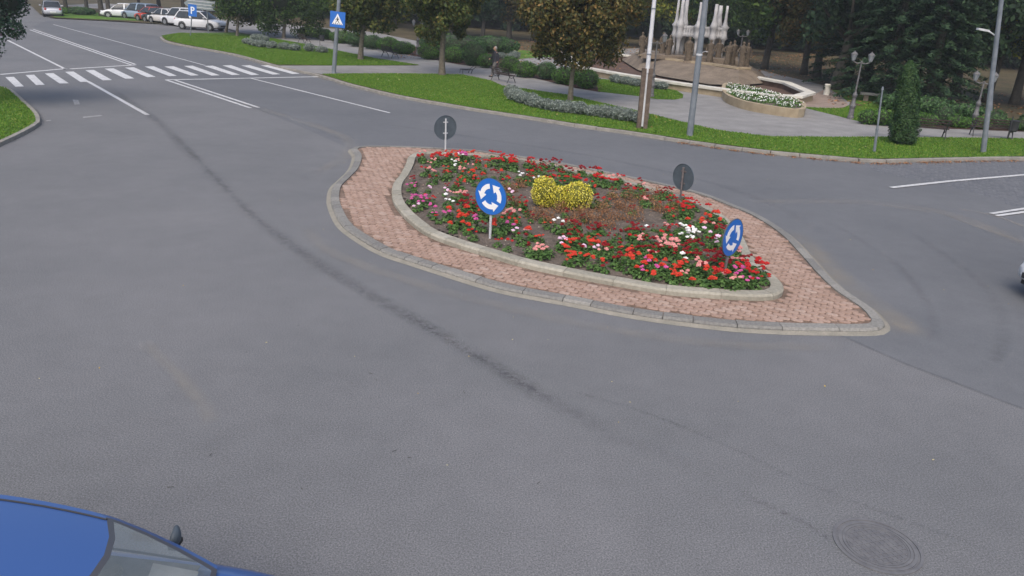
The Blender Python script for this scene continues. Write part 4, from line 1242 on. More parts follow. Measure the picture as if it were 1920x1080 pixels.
# sloped terrace inside
ter0 = [gp(x, y, .25) for x, y in [(1165, 112), (1196, 131), (1240, 143), (1330, 158), (1385, 160), (1432, 156), (1440, 150)]]
ter1 = [gp(x, y, 1.0) for x, y in [(1196, 100), (1205, 105), (1240, 111), (1290, 117), (1340, 123), (1385, 130), (1405, 130)]]
back0 = [Vector((p.x + 1.5, p.y + 7, .25)) for p in reversed(ter0)]; back1 = [Vector((p.x + 1.2, p.y + 5, 1.0)) for p in reversed(ter1)]
A = loc(ter0 + back0); B = loc(ter1 + back1); k = len(A)
mb = MB(); mb.add([tuple(p) for p in A] + [tuple(p) for p in B], [(i, (i + 1) % k, k + (i + 1) % k, k + i) for i in range(k)] + [tuple(range(k, 2 * k))])
mb.build('terrace', M['terrace'], fountain)
mb = MB()
for a, b_ in zip(loc(ter1), loc(ter1)[1:]):
    d = b_ - a; m_ = (a + b_) / 2
    mb.box((m_.x, m_.y + .1, 1.06), (d.length, .35, .14), math.atan2(d.y, d.x))
mb.build('step', M['sandstone'], fountain)
# steps between terrace and sculpture
bz = gp(1300, 112, 1.1)
mb = MB(); mb.box((bz.x - FO.x, bz.y - FO.y + 1.2, 1.16), (7.0, 3.6, .3), R(-14)); mb.build('plinth', M['terrace'], fountain)
ftop = 1.31

# concrete sculpture: flared columns with a scalloped band
sc_c = gp(1306, 105, 1.3)
sculpt = empty('concrete_sculpture', (sc_c.x, sc_c.y, 1.28), R(-16), 'pale concrete sculpture of slender flared columns with a scalloped band, over the fountain', 'sculpture')
pm_ = pxm(sc_c)
hb = 34 / pm_; ht = 54 / pm_; hs = 98 / pm_     # band bottom, band top, spire top
COLS = [(-1.80, .1, .30, .085), (-1.42, -.45, .30, .12), (-1.22, .5, .26, .13), (-.10, -.75, .30, .085), (.28, .1, .16, .07), (1.02, -.4, .30, .12), (1.28, .45, .28, .14), (1.78, -.1, .32, .085)]
for i, (x, y, bw, rs) in enumerate(COLS):
    tall = (1.02, 1.0, 1.03, .97, .94, .95, .93, .93)[i]
    mb = MB()
    mb.lathe([(rs * 1.5, 0), (rs * 1.15, hb * .4), (rs * 1.25, hb * .7), (rs * 1.7, hb * .9), (bw, hb * 1.0), (bw * .72, hb + (ht - hb) * .3), (bw * .66, hb + (ht - hb) * .55), (bw * .75, hb + (ht - hb) * .8), (bw + .02, ht), (rs * 2.0, ht + .16), (rs * 1.45, ht + .42), (rs * 1.1, ht + .9), (rs, hs * tall), (rs * .7, hs * tall)], (x, y, 0), 12)
    mb.build('column', M['concrete_white'], sculpt, True)
def scallop(x, y):
    mb = MB(); mb.lathe([(.02, hb + .03), (.20, hb + .02), (.11, hb + (ht - hb) * .3), (.09, hb + (ht - hb) * .5), (.11, hb + (ht - hb) * .72), (.21, ht - .03), (.02, ht - .04)], (x, y, 0), 10)
    mb.build('scallop', M['concrete_white'], sculpt, True)
for i in range(8): scallop(-1.45 + i * .19, -.35 - .03 * i)
for i in range(8): scallop(-1.5 + i * .2, .45)
for i in range(5): scallop(.12 + i * .18, -.1)
for i in range(5): scallop(1.0 + i * .19, -.35 + .06 * i)
for i in range(5): scallop(.75 + i * .2, .5)
for x0_, x1_, y0_, y1_ in ((-1.6, .35, -.25, .4), (.6, 1.85, -.2, .5)):
    mb = MB(); mb.box(((x0_ + x1_) / 2, (y0_ + y1_) / 2, (hb + ht) / 2), (x1_ - x0_, y1_ - y0_, (ht - hb) * .6)); mb.build('band_core', M['concrete_white'], sculpt)

# rough brown statues standing round the terrace
def statue(base, h, yaw, label, lean=0.0, arms=0):
    mb = MB(); prof = [(.24, 0), (.26, .05), (.22, .25), (.19, .45), (.20, .60), (.25, .74), (.26, .80), (.12, .84), (.07, .87), (.095, .91), (.10, .95), (.06, .99), (.01, 1.0)]
    mb.lathe([(r, z * h) for r, z in prof], n=14, sx=1.0, sy=.7)
    vs = []
    for v in mb.v:
        a = math.atan2(v[1], v[0]); k = 1 + .10 * math.sin(5 * a + v[2] * 3) + random.uniform(-.05, .05) if v[2] < .8 * h else 1
        vs.append((v[0] * k + lean * (v[2] / h) ** 2, v[1] * k, v[2]))
    mb.v = vs
    for s_ in (-1, 1):
        if arms: mb.tube([(s_ * .22, 0, .77 * h), (s_ * .34, -.08, .62 * h), (s_ * .16, -.22, .58 * h)], [.07, .06, .045], 7)
        else: mb.tube([(s_ * .23, 0, .77 * h), (s_ * .29, -.03, .58 * h), (s_ * .22, -.10, .42 * h)], [.075, .06, .045], 7)
    t = empty('statue', base, yaw, label, 'statue', 'rough brown statues round the fountain terrace')
    mb.build('figure', M['statue'], t, True, auto=1.0)
    mb = MB(); mb.box((0, 0, .03), (.62, .5, .14)); mb.build('base', M['terrace'], t)
ST = [(1203, 104, 1.75, 'leftmost brown statue, partly behind the tree crown', 0), (1216, 106, 1.8, 'brown statue just left of the pale utility pole', 1), (1240, 108, 1.85, 'brown statue between the utility pole and the sculpture, the left one', 0), (1251, 111, 1.75, 'brown statue between the utility pole and the sculpture, the right one', 1),
      (1289, 117, 1.75, 'brown statue standing before the middle columns of the sculpture', 0), (1329, 119, 1.65, 'brown statue before the right columns of the sculpture', 0), (1345, 116, 1.6, 'brown statue at the right end of the sculpture band', 0),
      (1362, 124, 1.65, 'left statue of the bent pair right of the sculpture', 1), (1372, 124, 1.75, 'right statue of the bent pair right of the sculpture', 0), (1389, 128, 1.75, 'left statue of the rightmost pair on the terrace', 1), (1398, 128, 1.7, 'rightmost brown statue on the terrace', 0)]
for x, y, h, l_, ar in ST:
    statue(gp(x, y, 1.0), h, random.uniform(-.6, .6), l_, random.uniform(-.08, .12), ar)

# raised planter with white flowers
PLO = [(1352, 176), (1358, 190), (1378, 200), (1406, 208), (1445, 215), (1480, 220), (1505, 220), (1506, 208), (1490, 200), (1450, 187), (1420, 178), (1385, 172), (1360, 168)]
pz = ZP + .42
pk = catmull([gp(x, y - 0, ZP) for x, y in PLO], True, .3)
if area(pk) < 0: pk = pk[::-1]
plc = Vector((sum(p.x for p in pk) / len(pk), sum(p.y for p in pk) / len(pk), ZP))
planter = empty('stone_planter', plc, 0, 'raised teardrop stone planter of white flowers in front of the fountain', 'planter')
pin = inset(pk, .2); n = len(pk)
A = [p - plc for p in pk]; B = [p - plc for p in pin]
mb = MB(); mb.add([(p.x, p.y, -.02) for p in A] + [(p.x * 1.01, p.y * 1.01, .42) for p in A] + [(p.x, p.y, .42) for p in B] + [(p.x, p.y, .2) for p in B],
       [(i, (i + 1) % n, n + (i + 1) % n, n + i) for i in range(n)] + [(n + i, n + (i + 1) % n, 2 * n + (i + 1) % n, 2 * n + i) for i in range(n)] + [(2 * n + i, 2 * n + (i + 1) % n, 3 * n + (i + 1) % n, 3 * n + i) for i in range(n)])
mb.build('wall', M['sandstone'], planter)
sheet('soil', B, .34, M['soil'], None, planter)
xs = [p.x for p in pin]; ys = [p.y for p in pin]; spots = []
while len(spots) < 230:
    x, y = random.uniform(min(xs), max(xs)), random.uniform(min(ys), max(ys))
    if inside((x, y), pin): spots.append((x, y))
sp = np.array([(x, y, ZP + .34) for x, y in spots])
k = rng.integers(0, len(sp), 5200); d = sphere_pts(5200); d[:, 2] = abs(d[:, 2])
o = link(bpy.data.objects.new('planter_foliage', quad_mesh('planter_foliage', leaf_quads(sp[k] + d * .16, d, .045, .6), M['leaf_hedge']))); tag(o, 'green leaves filling the raised stone planter', 'foliage', kind='stuff')
mb = MB()
for x, y in spots:
    for _ in range(2): mb.sphere((x + random.uniform(-.12, .12), y + random.uniform(-.12, .12), ZP + .34 + random.uniform(.09, .17)), random.uniform(.018, .036), 6, 4)
o = mb.build('white_flowers', M['petal_white']); tag(o, 'white blossoms dotted over the raised stone planter', 'flowers', kind='stuff')

# ================================================================== SHRUBS AND HEDGES
def pshrub(px, py, wpx, hpx, lm, label, group, name='hedge_shrub', depth=.8, size=.05, cm='core', cat='shrub', dens=1.0):
    wpx *= 1.15; hpx *= 1.18
    b = gp(px, py, ZP); s_ = pxm(b)
    rx = wpx / s_ / 2; rz = hpx / s_ / 2
    b = b + Vector((0, rx * depth * .5, 0))
    n = int(1500 * dens * max(.35, min(2.2, rx * rz * 3)))
    return shrub(name, b, (rx, rx * depth, rz * 1.05), n, size, lm, cm, label, cat, group, 24, max(.1, min(rx, rz) * .42))
G1 = 'clipped green shrubs of the hedge row behind the park path'
HS = [(575, 70, 34, 16, 'leaf_hedge'), (603, 74, 34, 17, 'leaf_hedge'), (640, 82, 44, 20, 'leaf_hedge'), (668, 88, 40, 22, 'leaf_hedge_dark'), (697, 93, 34, 22, 'leaf_hedge_dark'), (727, 97, 40, 22, 'leaf_hedge'), (755, 102, 40, 20, 'leaf_hedge'),
      (805, 112, 44, 26, 'leaf_hedge'), (852, 118, 46, 24, 'leaf_hedge'), (888, 124, 44, 38, 'leaf_hedge_dark'), (912, 128, 34, 22, 'leaf_hedge'), (955, 138, 38, 26, 'leaf_hedge'), (985, 146, 44, 26, 'leaf_hedge'), (1024, 150, 36, 28, 'leaf_hedge_dark'), (1052, 158, 34, 26, 'leaf_hedge'), (1066, 160, 38, 28, 'leaf_hedge'), (1100, 167, 44, 30, 'leaf_hedge')]
refs = ['left of the crossing sign pole', 'just behind the crossing sign pole, first', 'right of the crossing sign pole', 'left of the leaning trunk', 'right behind the leaning trunk', 'above the middle bench', 'left of the lamp pedestal', 'right of the lamp pedestal', 'right of the second trunk', 'taller and darker, left of the walking man', 'low, just left of the walking man', 'right behind the long bench', 'right of the long bench', 'dark round one between bench and third trunk', 'left of the third trunk', 'directly behind the third trunk', 'last round one at the end, right of the third trunk']
for (x, y, w, h, lm), rf in zip(HS, refs):
    pshrub(x, y, w, h, lm, 'hedge shrub ' + rf, G1)
G2 = 'clipped green shrubs of the hedge row on the right'
HR = [(1628, 234, 34, 24, 'leaf_hedge'), (1652, 236, 34, 28, 'leaf_hedge'), (1676, 238, 28, 24, 'leaf_hedge'), (1722, 238, 30, 24, 'leaf_hedge'), (1744, 240, 28, 22, 'leaf_hedge'), (1768, 238, 36, 36, 'leaf_hedge_dark'), (1790, 240, 34, 22, 'leaf_hedge'), (1808, 241, 24, 18, 'leaf_hedge'), (1842, 243, 34, 20, 'leaf_hedge'), (1868, 243, 36, 30, 'leaf_hedge_dark'), (1898, 245, 34, 18, 'leaf_hedge'), (1918, 246, 22, 26, 'leaf_hedge_dark')]
refs = ['leftmost green one right of the two-lantern lamp', 'just behind the thin post', 'left of the column-shaped conifer', 'just right of the column-shaped conifer', 'above the bench by the conifer', 'tall dark one right of the conifer', 'between the tall dark shrub and the small lamp', 'small one just left of the small lamp', 'right of the small lamp, left of the grey pole', 'dark one behind the tall grey pole', 'low one above the litter bin', 'last one at the right picture edge']
for (x, y, w, h, lm), rf in zip(HR, refs): pshrub(x, y, w, h, lm, 'hedge shrub on the right, ' + rf, G2)
# larger rounded bushes behind
BB = [(845, 100, 120, 30, 'leaf_hedge_dark', 'broad dark bush behind the hedge row, left of the walking man'), (925, 100, 90, 26, 'leaf_hedge_dark', 'broad dark bush behind the walking man'), (1745, 214, 90, 26, 'leaf_hedge_dark', 'long dark bush behind the hedge right of the conifer'), (1690, 208, 70, 26, 'leaf_hedge_dark', 'dark bush behind the column-shaped conifer'),
      (1810, 222, 70, 22, 'leaf_hedge_dark', 'low dark bush behind the small lamp'), (1640, 180, 40, 18, 'leaf_hedge_dark', 'dark bush near the pale stone seat'), (150, 28, 44, 12, 'leaf_hedge_dark', 'dark bush on the far verge behind the driving silver car'), (120, 26, 20, 10, 'leaf_hedge', 'small green bush right of the driving silver car')]
for x, y, w, h, lm, l_ in BB: pshrub(x, y, w, h, lm, l_, None, 'bush', .6, .08)
# silver lavender rows
G3 = 'silver-grey cushion plants edging the lawns'
def silver_row(pts, n, w, h, ref, dens=1.0):
    P = catmull([gp(x, y, ZP) for x, y in pts], False, .3); P = even(P, False, sum((b - a).length for a, b in zip(P, P[1:])) / max(1, n - 1))
    for i, p in enumerate(P):
        t = shrub('silver_cushion', p + Vector((random.uniform(-.06, .06), random.uniform(-.06, .06), 0)), (w * random.uniform(.9, 1.1), w * .85, h * random.uniform(.42, .56)), int(620 * dens), .045, 'leaf_silver', 'core_silver', 'silver-grey plant %s, %s from left' % (ref, 'first' if i == 0 else ordn(i)), 'plant', G3, 14, .12, .78, .8)
silver_row([(957, 180), (970, 190), (1000, 200), (1045, 209), (1100, 216), (1150, 223), (1195, 231)], 17, .44, .62, 'in the row across the near lawn')
silver_row([(466, 83), (490, 89), (520, 92), (550, 95), (580, 97), (602, 99)], 9, .5, .62, 'in the row on the lawn left of the crossing sign')
silver_row([(478, 76), (497, 79)], 2, .45, .6, 'in the short second row behind')
silver_row([(1152, 155), (1180, 160), (1210, 164), (1238, 168)], 8, .38, .5, 'in the row at the foot of the fountain')
silver_row([(938, 110), (955, 112), (966, 110)], 3, .45, .6, 'right of the walking man\'s head')

# column-shaped conifer
b = gp(1692, 270, ZP); s_ = pxm(b)
tj = empty('column_conifer', b, 0, 'dense dark green column-shaped conifer on the near lawn', 'tree')
H = 150 / s_ * 1.0; n = 15000; zz = rng.uniform(0, 1, n) ** .9
rad = np.interp(zz, [0, .06, .2, .35, .6, .8, .93, 1], [.30, .56, .60, .50, .46, .38, .24, .06]) * (24.5 / s_) / .56 * (1 + .07 * np.sin(zz * 40) * 0)
a = rng.uniform(0, 2 * math.pi, n); lump = 1 + .08 * np.sin(a * 5 + zz * 17) + .06 * np.sin(a * 9 - zz * 31); q = rad * lump * rng.uniform(.78, 1.04, n)
P = np.stack([q * np.cos(a), q * np.sin(a), zz * H], 1); N = np.stack([np.cos(a), np.sin(a), np.full(n, .8)], 1)
lean_v = (at(1706, 122, b.y) - b); P[:, 0] += zz * zz * 0 + zz * (lean_v.x) * 1.0
link(bpy.data.objects.new('crown', quad_mesh('crown', leaf_quads(P, N, .045, .5, .5), M['leaf_thuja'])), tj)
mb = MB(); mb.lathe([(.1, .02), (.36, .15), (.42, .5), (.36, 1.1), (.28, 2.2), (.12, 3.0)], n=12); mb.v = [(v[0] + v[2] / H * lean_v.x, v[1], v[2]) for v in mb.v]; mb.build('dark_core', M['core'], tj, True)
mb = MB(); mb.cyl((0, 0, -.05), (0, 0, .4), .09, .07, 8); mb.build('trunk', M['bark'], tj)

# ================================================================== TREES
def trunk_mb(h, r, lean=(0, 0), limbs=5, spread=2.0, hh=1.6, up=2.5):
    mb = MB(); pts = []; rs = []
    for i in range(7):
        t = i / 6
        pts.append((lean[0] * t + .03 * math.sin(5 * t + h), lean[1] * t, h * t - .05)); rs.append(r * (1.25 - .25 * min(1, t * 5)) * (1 - .38 * t))
    mb.tube(pts, rs, 10)
    for k in range(limbs):
        a = 2 * math.pi * k / limbs + random.uniform(-.4, .4); z0 = h * random.uniform(.72, .97)
        s0 = z0 / h
        p0 = Vector((lean[0] * s0, lean[1] * s0, z0)); e = Vector((lean[0] + spread * math.cos(a), lean[1] + spread * math.sin(a), h + up * random.uniform(.5, 1)))
        mb.tube([p0, p0.lerp(e, .5) + Vector((0, 0, -.2)), e], [r * .4, r * .25, r * .1], 6)
    return mb
def tree(px, py, crown_c, crown_r, lm, cm, trunk_r, label, group=None, nleaf=16000, size=.085, blobs=90, blob_r=.75, bark='bark', name='park_tree', lean=(0, 0)):
    b = gp(px, py, ZP - .01)
    t = empty(name, b, 0, label, 'tree', group)
    cc = Vector(crown_c) - b
    h = cc.z - crown_r[2] * .55
    trunk_mb(h, trunk_r, (cc.x * .5 + lean[0], cc.y * .5), 7, crown_r[0] * .6).build('trunk', M[bark], t, True, auto=1.0)
    Q = blob_cloud(tuple(cc), crown_r, blobs, blob_r, int(nleaf * 1.5), size, .5)
    cr_ = link(bpy.data.objects.new('crown', quad_mesh('crown', Q, M[lm])), t)
    mb = MB(); core_mesh(mb, tuple(cc), tuple(np.array(crown_r) * .5), 16, .07); mb.build('dark_core', M[cm], t, True)
    return t
GF = 'front row park trees with round autumn crowns'
b = gp(1069, 189, ZP); cc = at(1090, -5, b.y)
tree(1069, 189, cc, (3.4, 3.0, 3.75), 'leaf_autumn', 'core_olive', .135, 'nearest round-crowned tree with brown and olive leaves, standing behind the silver plants', GF, 34000, .095, 200, .7)
b = gp(829, 141, ZP); cc = at(833, -35, b.y)
tree(829, 141, cc, (3.3, 3.0, 3.9), 'leaf_olive', 'core_olive', .20, 'round-crowned olive tree left of the walking man', GF, 22000, .11, 140, .65)
b = gp(676, 112, ZP); cc = at(690, -45, b.y)
tree(676, 112, cc, (3.6, 3.2, 4.4), 'leaf_olive', 'core_olive', .19, 'round-crowned tree with a slightly leaning trunk right of the crossing sign', GF, 20000, .125, 120, .75)
b = gp(535, 90, ZP); cc = at(560, -42, b.y)
tree(531, 72, at(540, -25, gp(531, 72, ZP).y), (4.4, 3.6, 4.8), 'leaf_green', 'core', .17, 'dark round-crowned tree left of the crossing sign above the silver plants', GF, 18000, .12, 110, .9)
tree(423, 61, at(440, -30, gp(423, 61, ZP).y), (4.3, 3.6, 4.6), 'leaf_olive', 'core_olive', .15, 'olive-crowned tree just right of the parked cars', GF, 14000, .13, 90, .9)
tree(444, 68, at(455, -42, gp(444, 68, ZP).y), (3.6, 3.2, 4.6), 'leaf_green', 'core', .13, 'green-crowned slim tree at the far lawn, right of the parking sign', GF, 12000, .13, 90, .9)

# overhanging tree at the upper left
b = Vector((-26.5, 33.5, .1)); cc = at(-68, -42, 30.0)
t = empty('verge_tree', b, 0, 'dark green tree whose crown hangs into the upper left corner', 'tree')
c_ = cc - b
trunk_mb(c_.z - 1.0, .16, (c_.x * .6, c_.y * .6), 6, 1.2).build('trunk', M['bark'], t, True, auto=1.0)
link(bpy.data.objects.new('crown', quad_mesh('crown', blob_cloud(tuple(c_), (2.75, 2.6, 2.75), 220, .5, 60000, .065, .4), M['leaf_purple'])), t)
mb = MB(); core_mesh(mb, tuple(c_), (1.9, 1.8, 1.9), 16, .06); mb.build('dark_core', M['core'], t, True)

# background trees: a few crown meshes shared among many
def crown_proto(rad, nleaf, size, lm, blobs=70, br=1.1):
    return quad_mesh('crown', blob_cloud((0, 0, 0), rad, blobs, br, nleaf, size, .45), M[lm])
def core_proto(rad, cm):
    mb = MB(); core_mesh(mb, (0, 0, 0), tuple(np.array(rad) * .5), 16, .07); return mb.mesh('dark_core', M[cm], True)
CR = (5.0, 4.6, 5.2)
kinds = {}
for key in ('leaf_autumn', 'leaf_olive', 'leaf_green', 'leaf_dark', 'leaf_gold'):
    kinds[key] = [(crown_proto(CR, 20000, .165, key), core_proto(CR, 'core' if key in ('leaf_green', 'leaf_dark') else 'core_olive')) for _ in range(2)]
trunk_me = []
for i in range(3):
    mb = trunk_mb(4.2, .30 + .05 * i, (random.uniform(-.3, .3), 0), 6, 2.5); me = mb.mesh('trunk', M['bark_dark'], True); trunk_me.append(me)
KN = {'leaf_autumn': 'brown-tinged', 'leaf_olive': 'olive', 'leaf_green': 'green', 'leaf_dark': 'very dark green', 'leaf_gold': 'yellow-green'}
BT = [  # px, py of the foot, crown scale, kind, base height shift, where
 (1433, 130, 1.0, 'leaf_green', 0, 'right of the fountain statues'), (1507, 140, .95, 'leaf_autumn', .0, 'right of the fountain, left one of two slim trunks'), (1531, 146, .95, 'leaf_autumn', .2, 'right of the fountain, right one of two slim trunks'), (1567, 168, 1.1, 'leaf_dark', .4, 'with the thickest trunk, left of the two-lantern lamp'),
 (1350, 104, 1.0, 'leaf_green', 0, 'straight behind the sculpture'), (1290, 96, .95, 'leaf_gold', -.2, 'behind the left half of the sculpture'), (1215, 92, 1.0, 'leaf_gold', -.3, 'between the near round tree and the sculpture'), (1400, 103, 1.1, 'leaf_dark', 0, 'behind the rightmost statues'),
 (1625, 160, 1.1, 'leaf_dark', -.9, 'behind the pale stone seat'), (1700, 176, 1.15, 'leaf_dark', -1.3, 'right behind the column-shaped conifer'), (1755, 188, 1.1, 'leaf_dark', -1.4, 'low over the hedge right of the conifer'), (1790, 178, 1.0, 'leaf_gold', .2, 'with yellow hanging leaves left of the street light'), (1850, 192, 1.0, 'leaf_gold', .5, 'behind the street light'), (1902, 196, 1.0, 'leaf_green', .3, 'at the right picture edge'),
 (1945, 200, 1.1, 'leaf_gold', .2, 'cut by the right picture edge'), (2010, 215, 1.1, 'leaf_green', .2, 'beyond the right picture edge'),
 (1000, 78, .95, 'leaf_autumn', -.2, 'behind the lawn patch, left of the near round tree'), (955, 75, .95, 'leaf_autumn', .1, 'orange one above the walking man'), (905, 72, .95, 'leaf_dark', -.4, 'dark, left above the walking man'), (1060, 80, 1.0, 'leaf_olive', -.5, 'behind the crown of the near round tree'), (1130, 84, 1.0, 'leaf_green', -.4, 'right behind the near round tree'),
 (850, 68, 1.0, 'leaf_dark', -.3, 'behind the second round tree'), (790, 60, 1.0, 'leaf_green', .2, 'behind the lamp pedestal'), (740, 52, 1.0, 'leaf_olive', .3, 'far behind the middle bench'), (690, 46, 1.0, 'leaf_dark', .3, 'far behind the leaning trunk'), (640, 40, 1.1, 'leaf_olive', .4, 'far behind the crossing sign'), (585, 34, 1.1, 'leaf_dark', .5, 'far behind the left bench'), (530, 30, 1.1, 'leaf_green', .5, 'far beyond the silver plants'),
 (475, 26, 1.1, 'leaf_dark', .6, 'far behind the plaza left'), (425, 25, 1.0, 'leaf_olive', .6, 'behind the direction board'), (385, 22, 1.0, 'leaf_green', .7, 'above the white parked cars'), (345, 25, .9, 'leaf_dark', .9, 'behind the middle of the parked cars'), (300, 22, .9, 'leaf_green', .9, 'above the red parked car'), (262, 22, .9, 'leaf_dark', .8, 'above the first parked cars'),
 (205, 31, .8, 'leaf_dark', 1.2, 'right one of the close trunk pair left of the cars'), (192, 30, .8, 'leaf_green', 1.2, 'left one of the close trunk pair left of the cars'), (164, 27, .8, 'leaf_dark', 1.2, 'single trunk between driving car and parked cars'), (124, 20, .8, 'leaf_green', 1.2, 'just right of the driving silver car'), (92, 10, .9, 'leaf_green', 1.6, 'far beyond the driving silver car')]
for i, (x, y, s_, key, dz, where) in enumerate(BT):
    b = gp(x, y, ZP - .01)
    far = b.y > 95
    t = empty('background_tree', b, random.uniform(0, 6.28) if far else 0, '%s tree %s' % (KN[key], where), 'tree', 'trees of the dark wood behind the park')
    cm_, km = random.choice(kinds[key])
    th = {1567: 1.35, 1433: 1.0}.get(x, .8)
    tr_ = bpy.data.objects.new('trunk', trunk_me[i % 3]); tr_.scale = (th, th, 1.0); link(tr_, t)
    zc = 7.4 * max(.9, s_) + dz
    ro = random.uniform(0, 6.28)
    for nm_, me_ in (('crown', cm_), ('dark_core', km)):
        o = bpy.data.objects.new(nm_, me_); o.location = (0, 0, zc); o.scale = (s_, s_, s_); o.rotation_euler = (0, 0, ro); link(o, t)

# drooping conifer with tiered boughs
def conifer(px, py, H, rad, label):
    b = gp(px, py, ZP); t = empty('conifer', b, 0, label, 'tree')
    mb = MB(); mb.cyl((0, 0, -.05), (0, 0, H), .28, .04, 10); mb.build('trunk', M['bark_dark'], t, True, auto=.7)
    P = []; N = []
    for k in range(170):
        z = H * (1 - (1 - k / 170) ** 1.0) * .97 + .5; a = k * 2.39996; L = rad * (1 - z / (H * 1.02)) * random.uniform(.8, 1.1) + .2
        m_ = 130
        tt = np.sqrt(rng.uniform(0, 1, m_)); w = .42 * (1 - tt) + .12
        lat = rng.normal(0, 1, m_) * w * .7
        x_ = tt * L; zz = z - .10 * x_ - .05 * x_ ** 2 / max(L, 1) * 2 + rng.normal(0, .05, m_) - abs(lat) * .35
        P.append(np.stack([x_ * math.cos(a) - lat * math.sin(a), x_ * math.sin(a) + lat * math.cos(a), zz], 1)); N.append(np.tile([.2 * math.cos(a), .2 * math.sin(a), 1.0], (m_, 1)))
    P = np.concatenate(P); N = np.concatenate(N); ok = P[:, 2] > .15
    link(bpy.data.objects.new('crown', quad_mesh('crown', leaf_quads(P[ok], N[ok], .16, .35, .3), M['leaf_dark'])), t)
conifer(1660, 188, 13, 4.2, 'dark tiered conifer behind the thin post and the column-shaped one')
conifer(1735, 198, 12, 3.6, 'dark tiered conifer above the hedge right of the column-shaped one')
conifer(1590, 160, 14, 3.4, 'dark slender conifer behind the two-lantern lamp')

# woodland that closes the view, one mass behind the separate trees
Q = []
k = 0
for (x0_, y0_, x1_, y1_) in ((-75, 185, -25, 125), (-25, 125, 20, 108), (20, 108, 60, 80), (60, 80, 75, 50), (-160, 170, -75, 185)):
    for i in range(14):
        f = (i + random.random()) / 14; cx, cy = x0_ + (x1_ - x0_) * f, y0_ + (y1_ - y0_) * f
        Q.append(blob_cloud((cx, cy, 6.5), (6.5, 5, 7.5), 40, 1.7, 2600, .34, .5))
Q = np.concatenate(Q); Q[:, :, 2] = np.maximum(Q[:, :, 2], .1)
o = link(bpy.data.objects.new('far_wood', quad_mesh('far_wood', Q, M['leaf_dark']))); tag(o, 'dark far woodland closing the view behind the park', 'woodland', kind='stuff')
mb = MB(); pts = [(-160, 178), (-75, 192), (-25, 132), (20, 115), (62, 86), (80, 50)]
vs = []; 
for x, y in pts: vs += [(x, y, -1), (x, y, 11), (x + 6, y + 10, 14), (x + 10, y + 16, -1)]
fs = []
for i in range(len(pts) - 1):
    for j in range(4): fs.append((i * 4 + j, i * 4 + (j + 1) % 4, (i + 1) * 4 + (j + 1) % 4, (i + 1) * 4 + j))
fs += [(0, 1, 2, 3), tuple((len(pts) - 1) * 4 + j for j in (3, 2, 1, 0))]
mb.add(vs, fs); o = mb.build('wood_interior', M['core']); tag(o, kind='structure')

# fallen leaves under the wood
n = 9000; X = rng.uniform(-10, 34, n); Y = rng.uniform(44, 95, n)
ok = (Y > 60) | (X > 17 + (Y - 44) * .3); X, Y = X[ok], Y[ok]
PP = np.stack([X, Y, np.full(len(X), ZP + .02)], 1)
o = link(bpy.data.objects.new('leaf_litter', quad_mesh('leaf_litter', leaf_quads(PP, np.tile([0, 0, 1.], (len(PP), 1)), .1, .6, .3), M['leaf_brown']))); tag(o, 'brown leaf litter under the trees behind the fountain', 'leaves', kind='stuff')
# fallen leaves on the near lawn and paving
n = 500; X = rng.uniform(-14, 20, n); Y = rng.uniform(30, 55, n); ok = inside_np(X, Y, lawnB); X, Y = X[ok], Y[ok]
PP = np.stack([X, Y, np.full(len(X), ZP + .05)], 1)
M['leaf_fallen'] = islandy('fallen_leaf', [(0, (.25, .14, .04)), (.5, (.45, .33, .08)), (1, (.5, .45, .25))], .8)
o = link(bpy.data.objects.new('lawn_leaves', quad_mesh('lawn_leaves', leaf_quads(PP, np.tile([0, 0, 1.], (len(PP), 1)), .045, .6, .3), M['leaf_fallen']))); tag(o, 'few yellow leaves fallen on the near lawn', 'leaves', kind='stuff')
n = 90; X = rng.uniform(-8, 10, n); Y = rng.uniform(7, 26, n); PP = np.stack([X, Y, np.full(n, .02)], 1)
ok = ~inside_np(X, Y, outer); PP = PP[ok]
o = link(bpy.data.objects.new('road_leaves', quad_mesh('road_leaves', leaf_quads(PP, np.tile([0, 0, 1.], (len(PP), 1)), .018, .6, .3), M['leaf_fallen']))); tag(o, 'few tiny dry leaves lying on the asphalt', 'leaves', kind='stuff')

# ================================================================== CARS
def car_paint(name, col, metal=.2): 
    m = mat(name, col, .38, metal, .5, .6); m.node_tree.nodes['Principled BSDF'].inputs['Coat Roughness'].default_value = .12
    return m
def glass_mat(name, col, alpha):
    m = mat(name, col, .06, 0, .6); m.node_tree.nodes['Principled BSDF'].inputs['Alpha'].default_value = alpha; return m
M['glass'] = glass_mat('car_glass', (.03, .035, .04), .88)
M['glass_clear'] = glass_mat('clear_car_glass', (.30, .34, .35), .38)

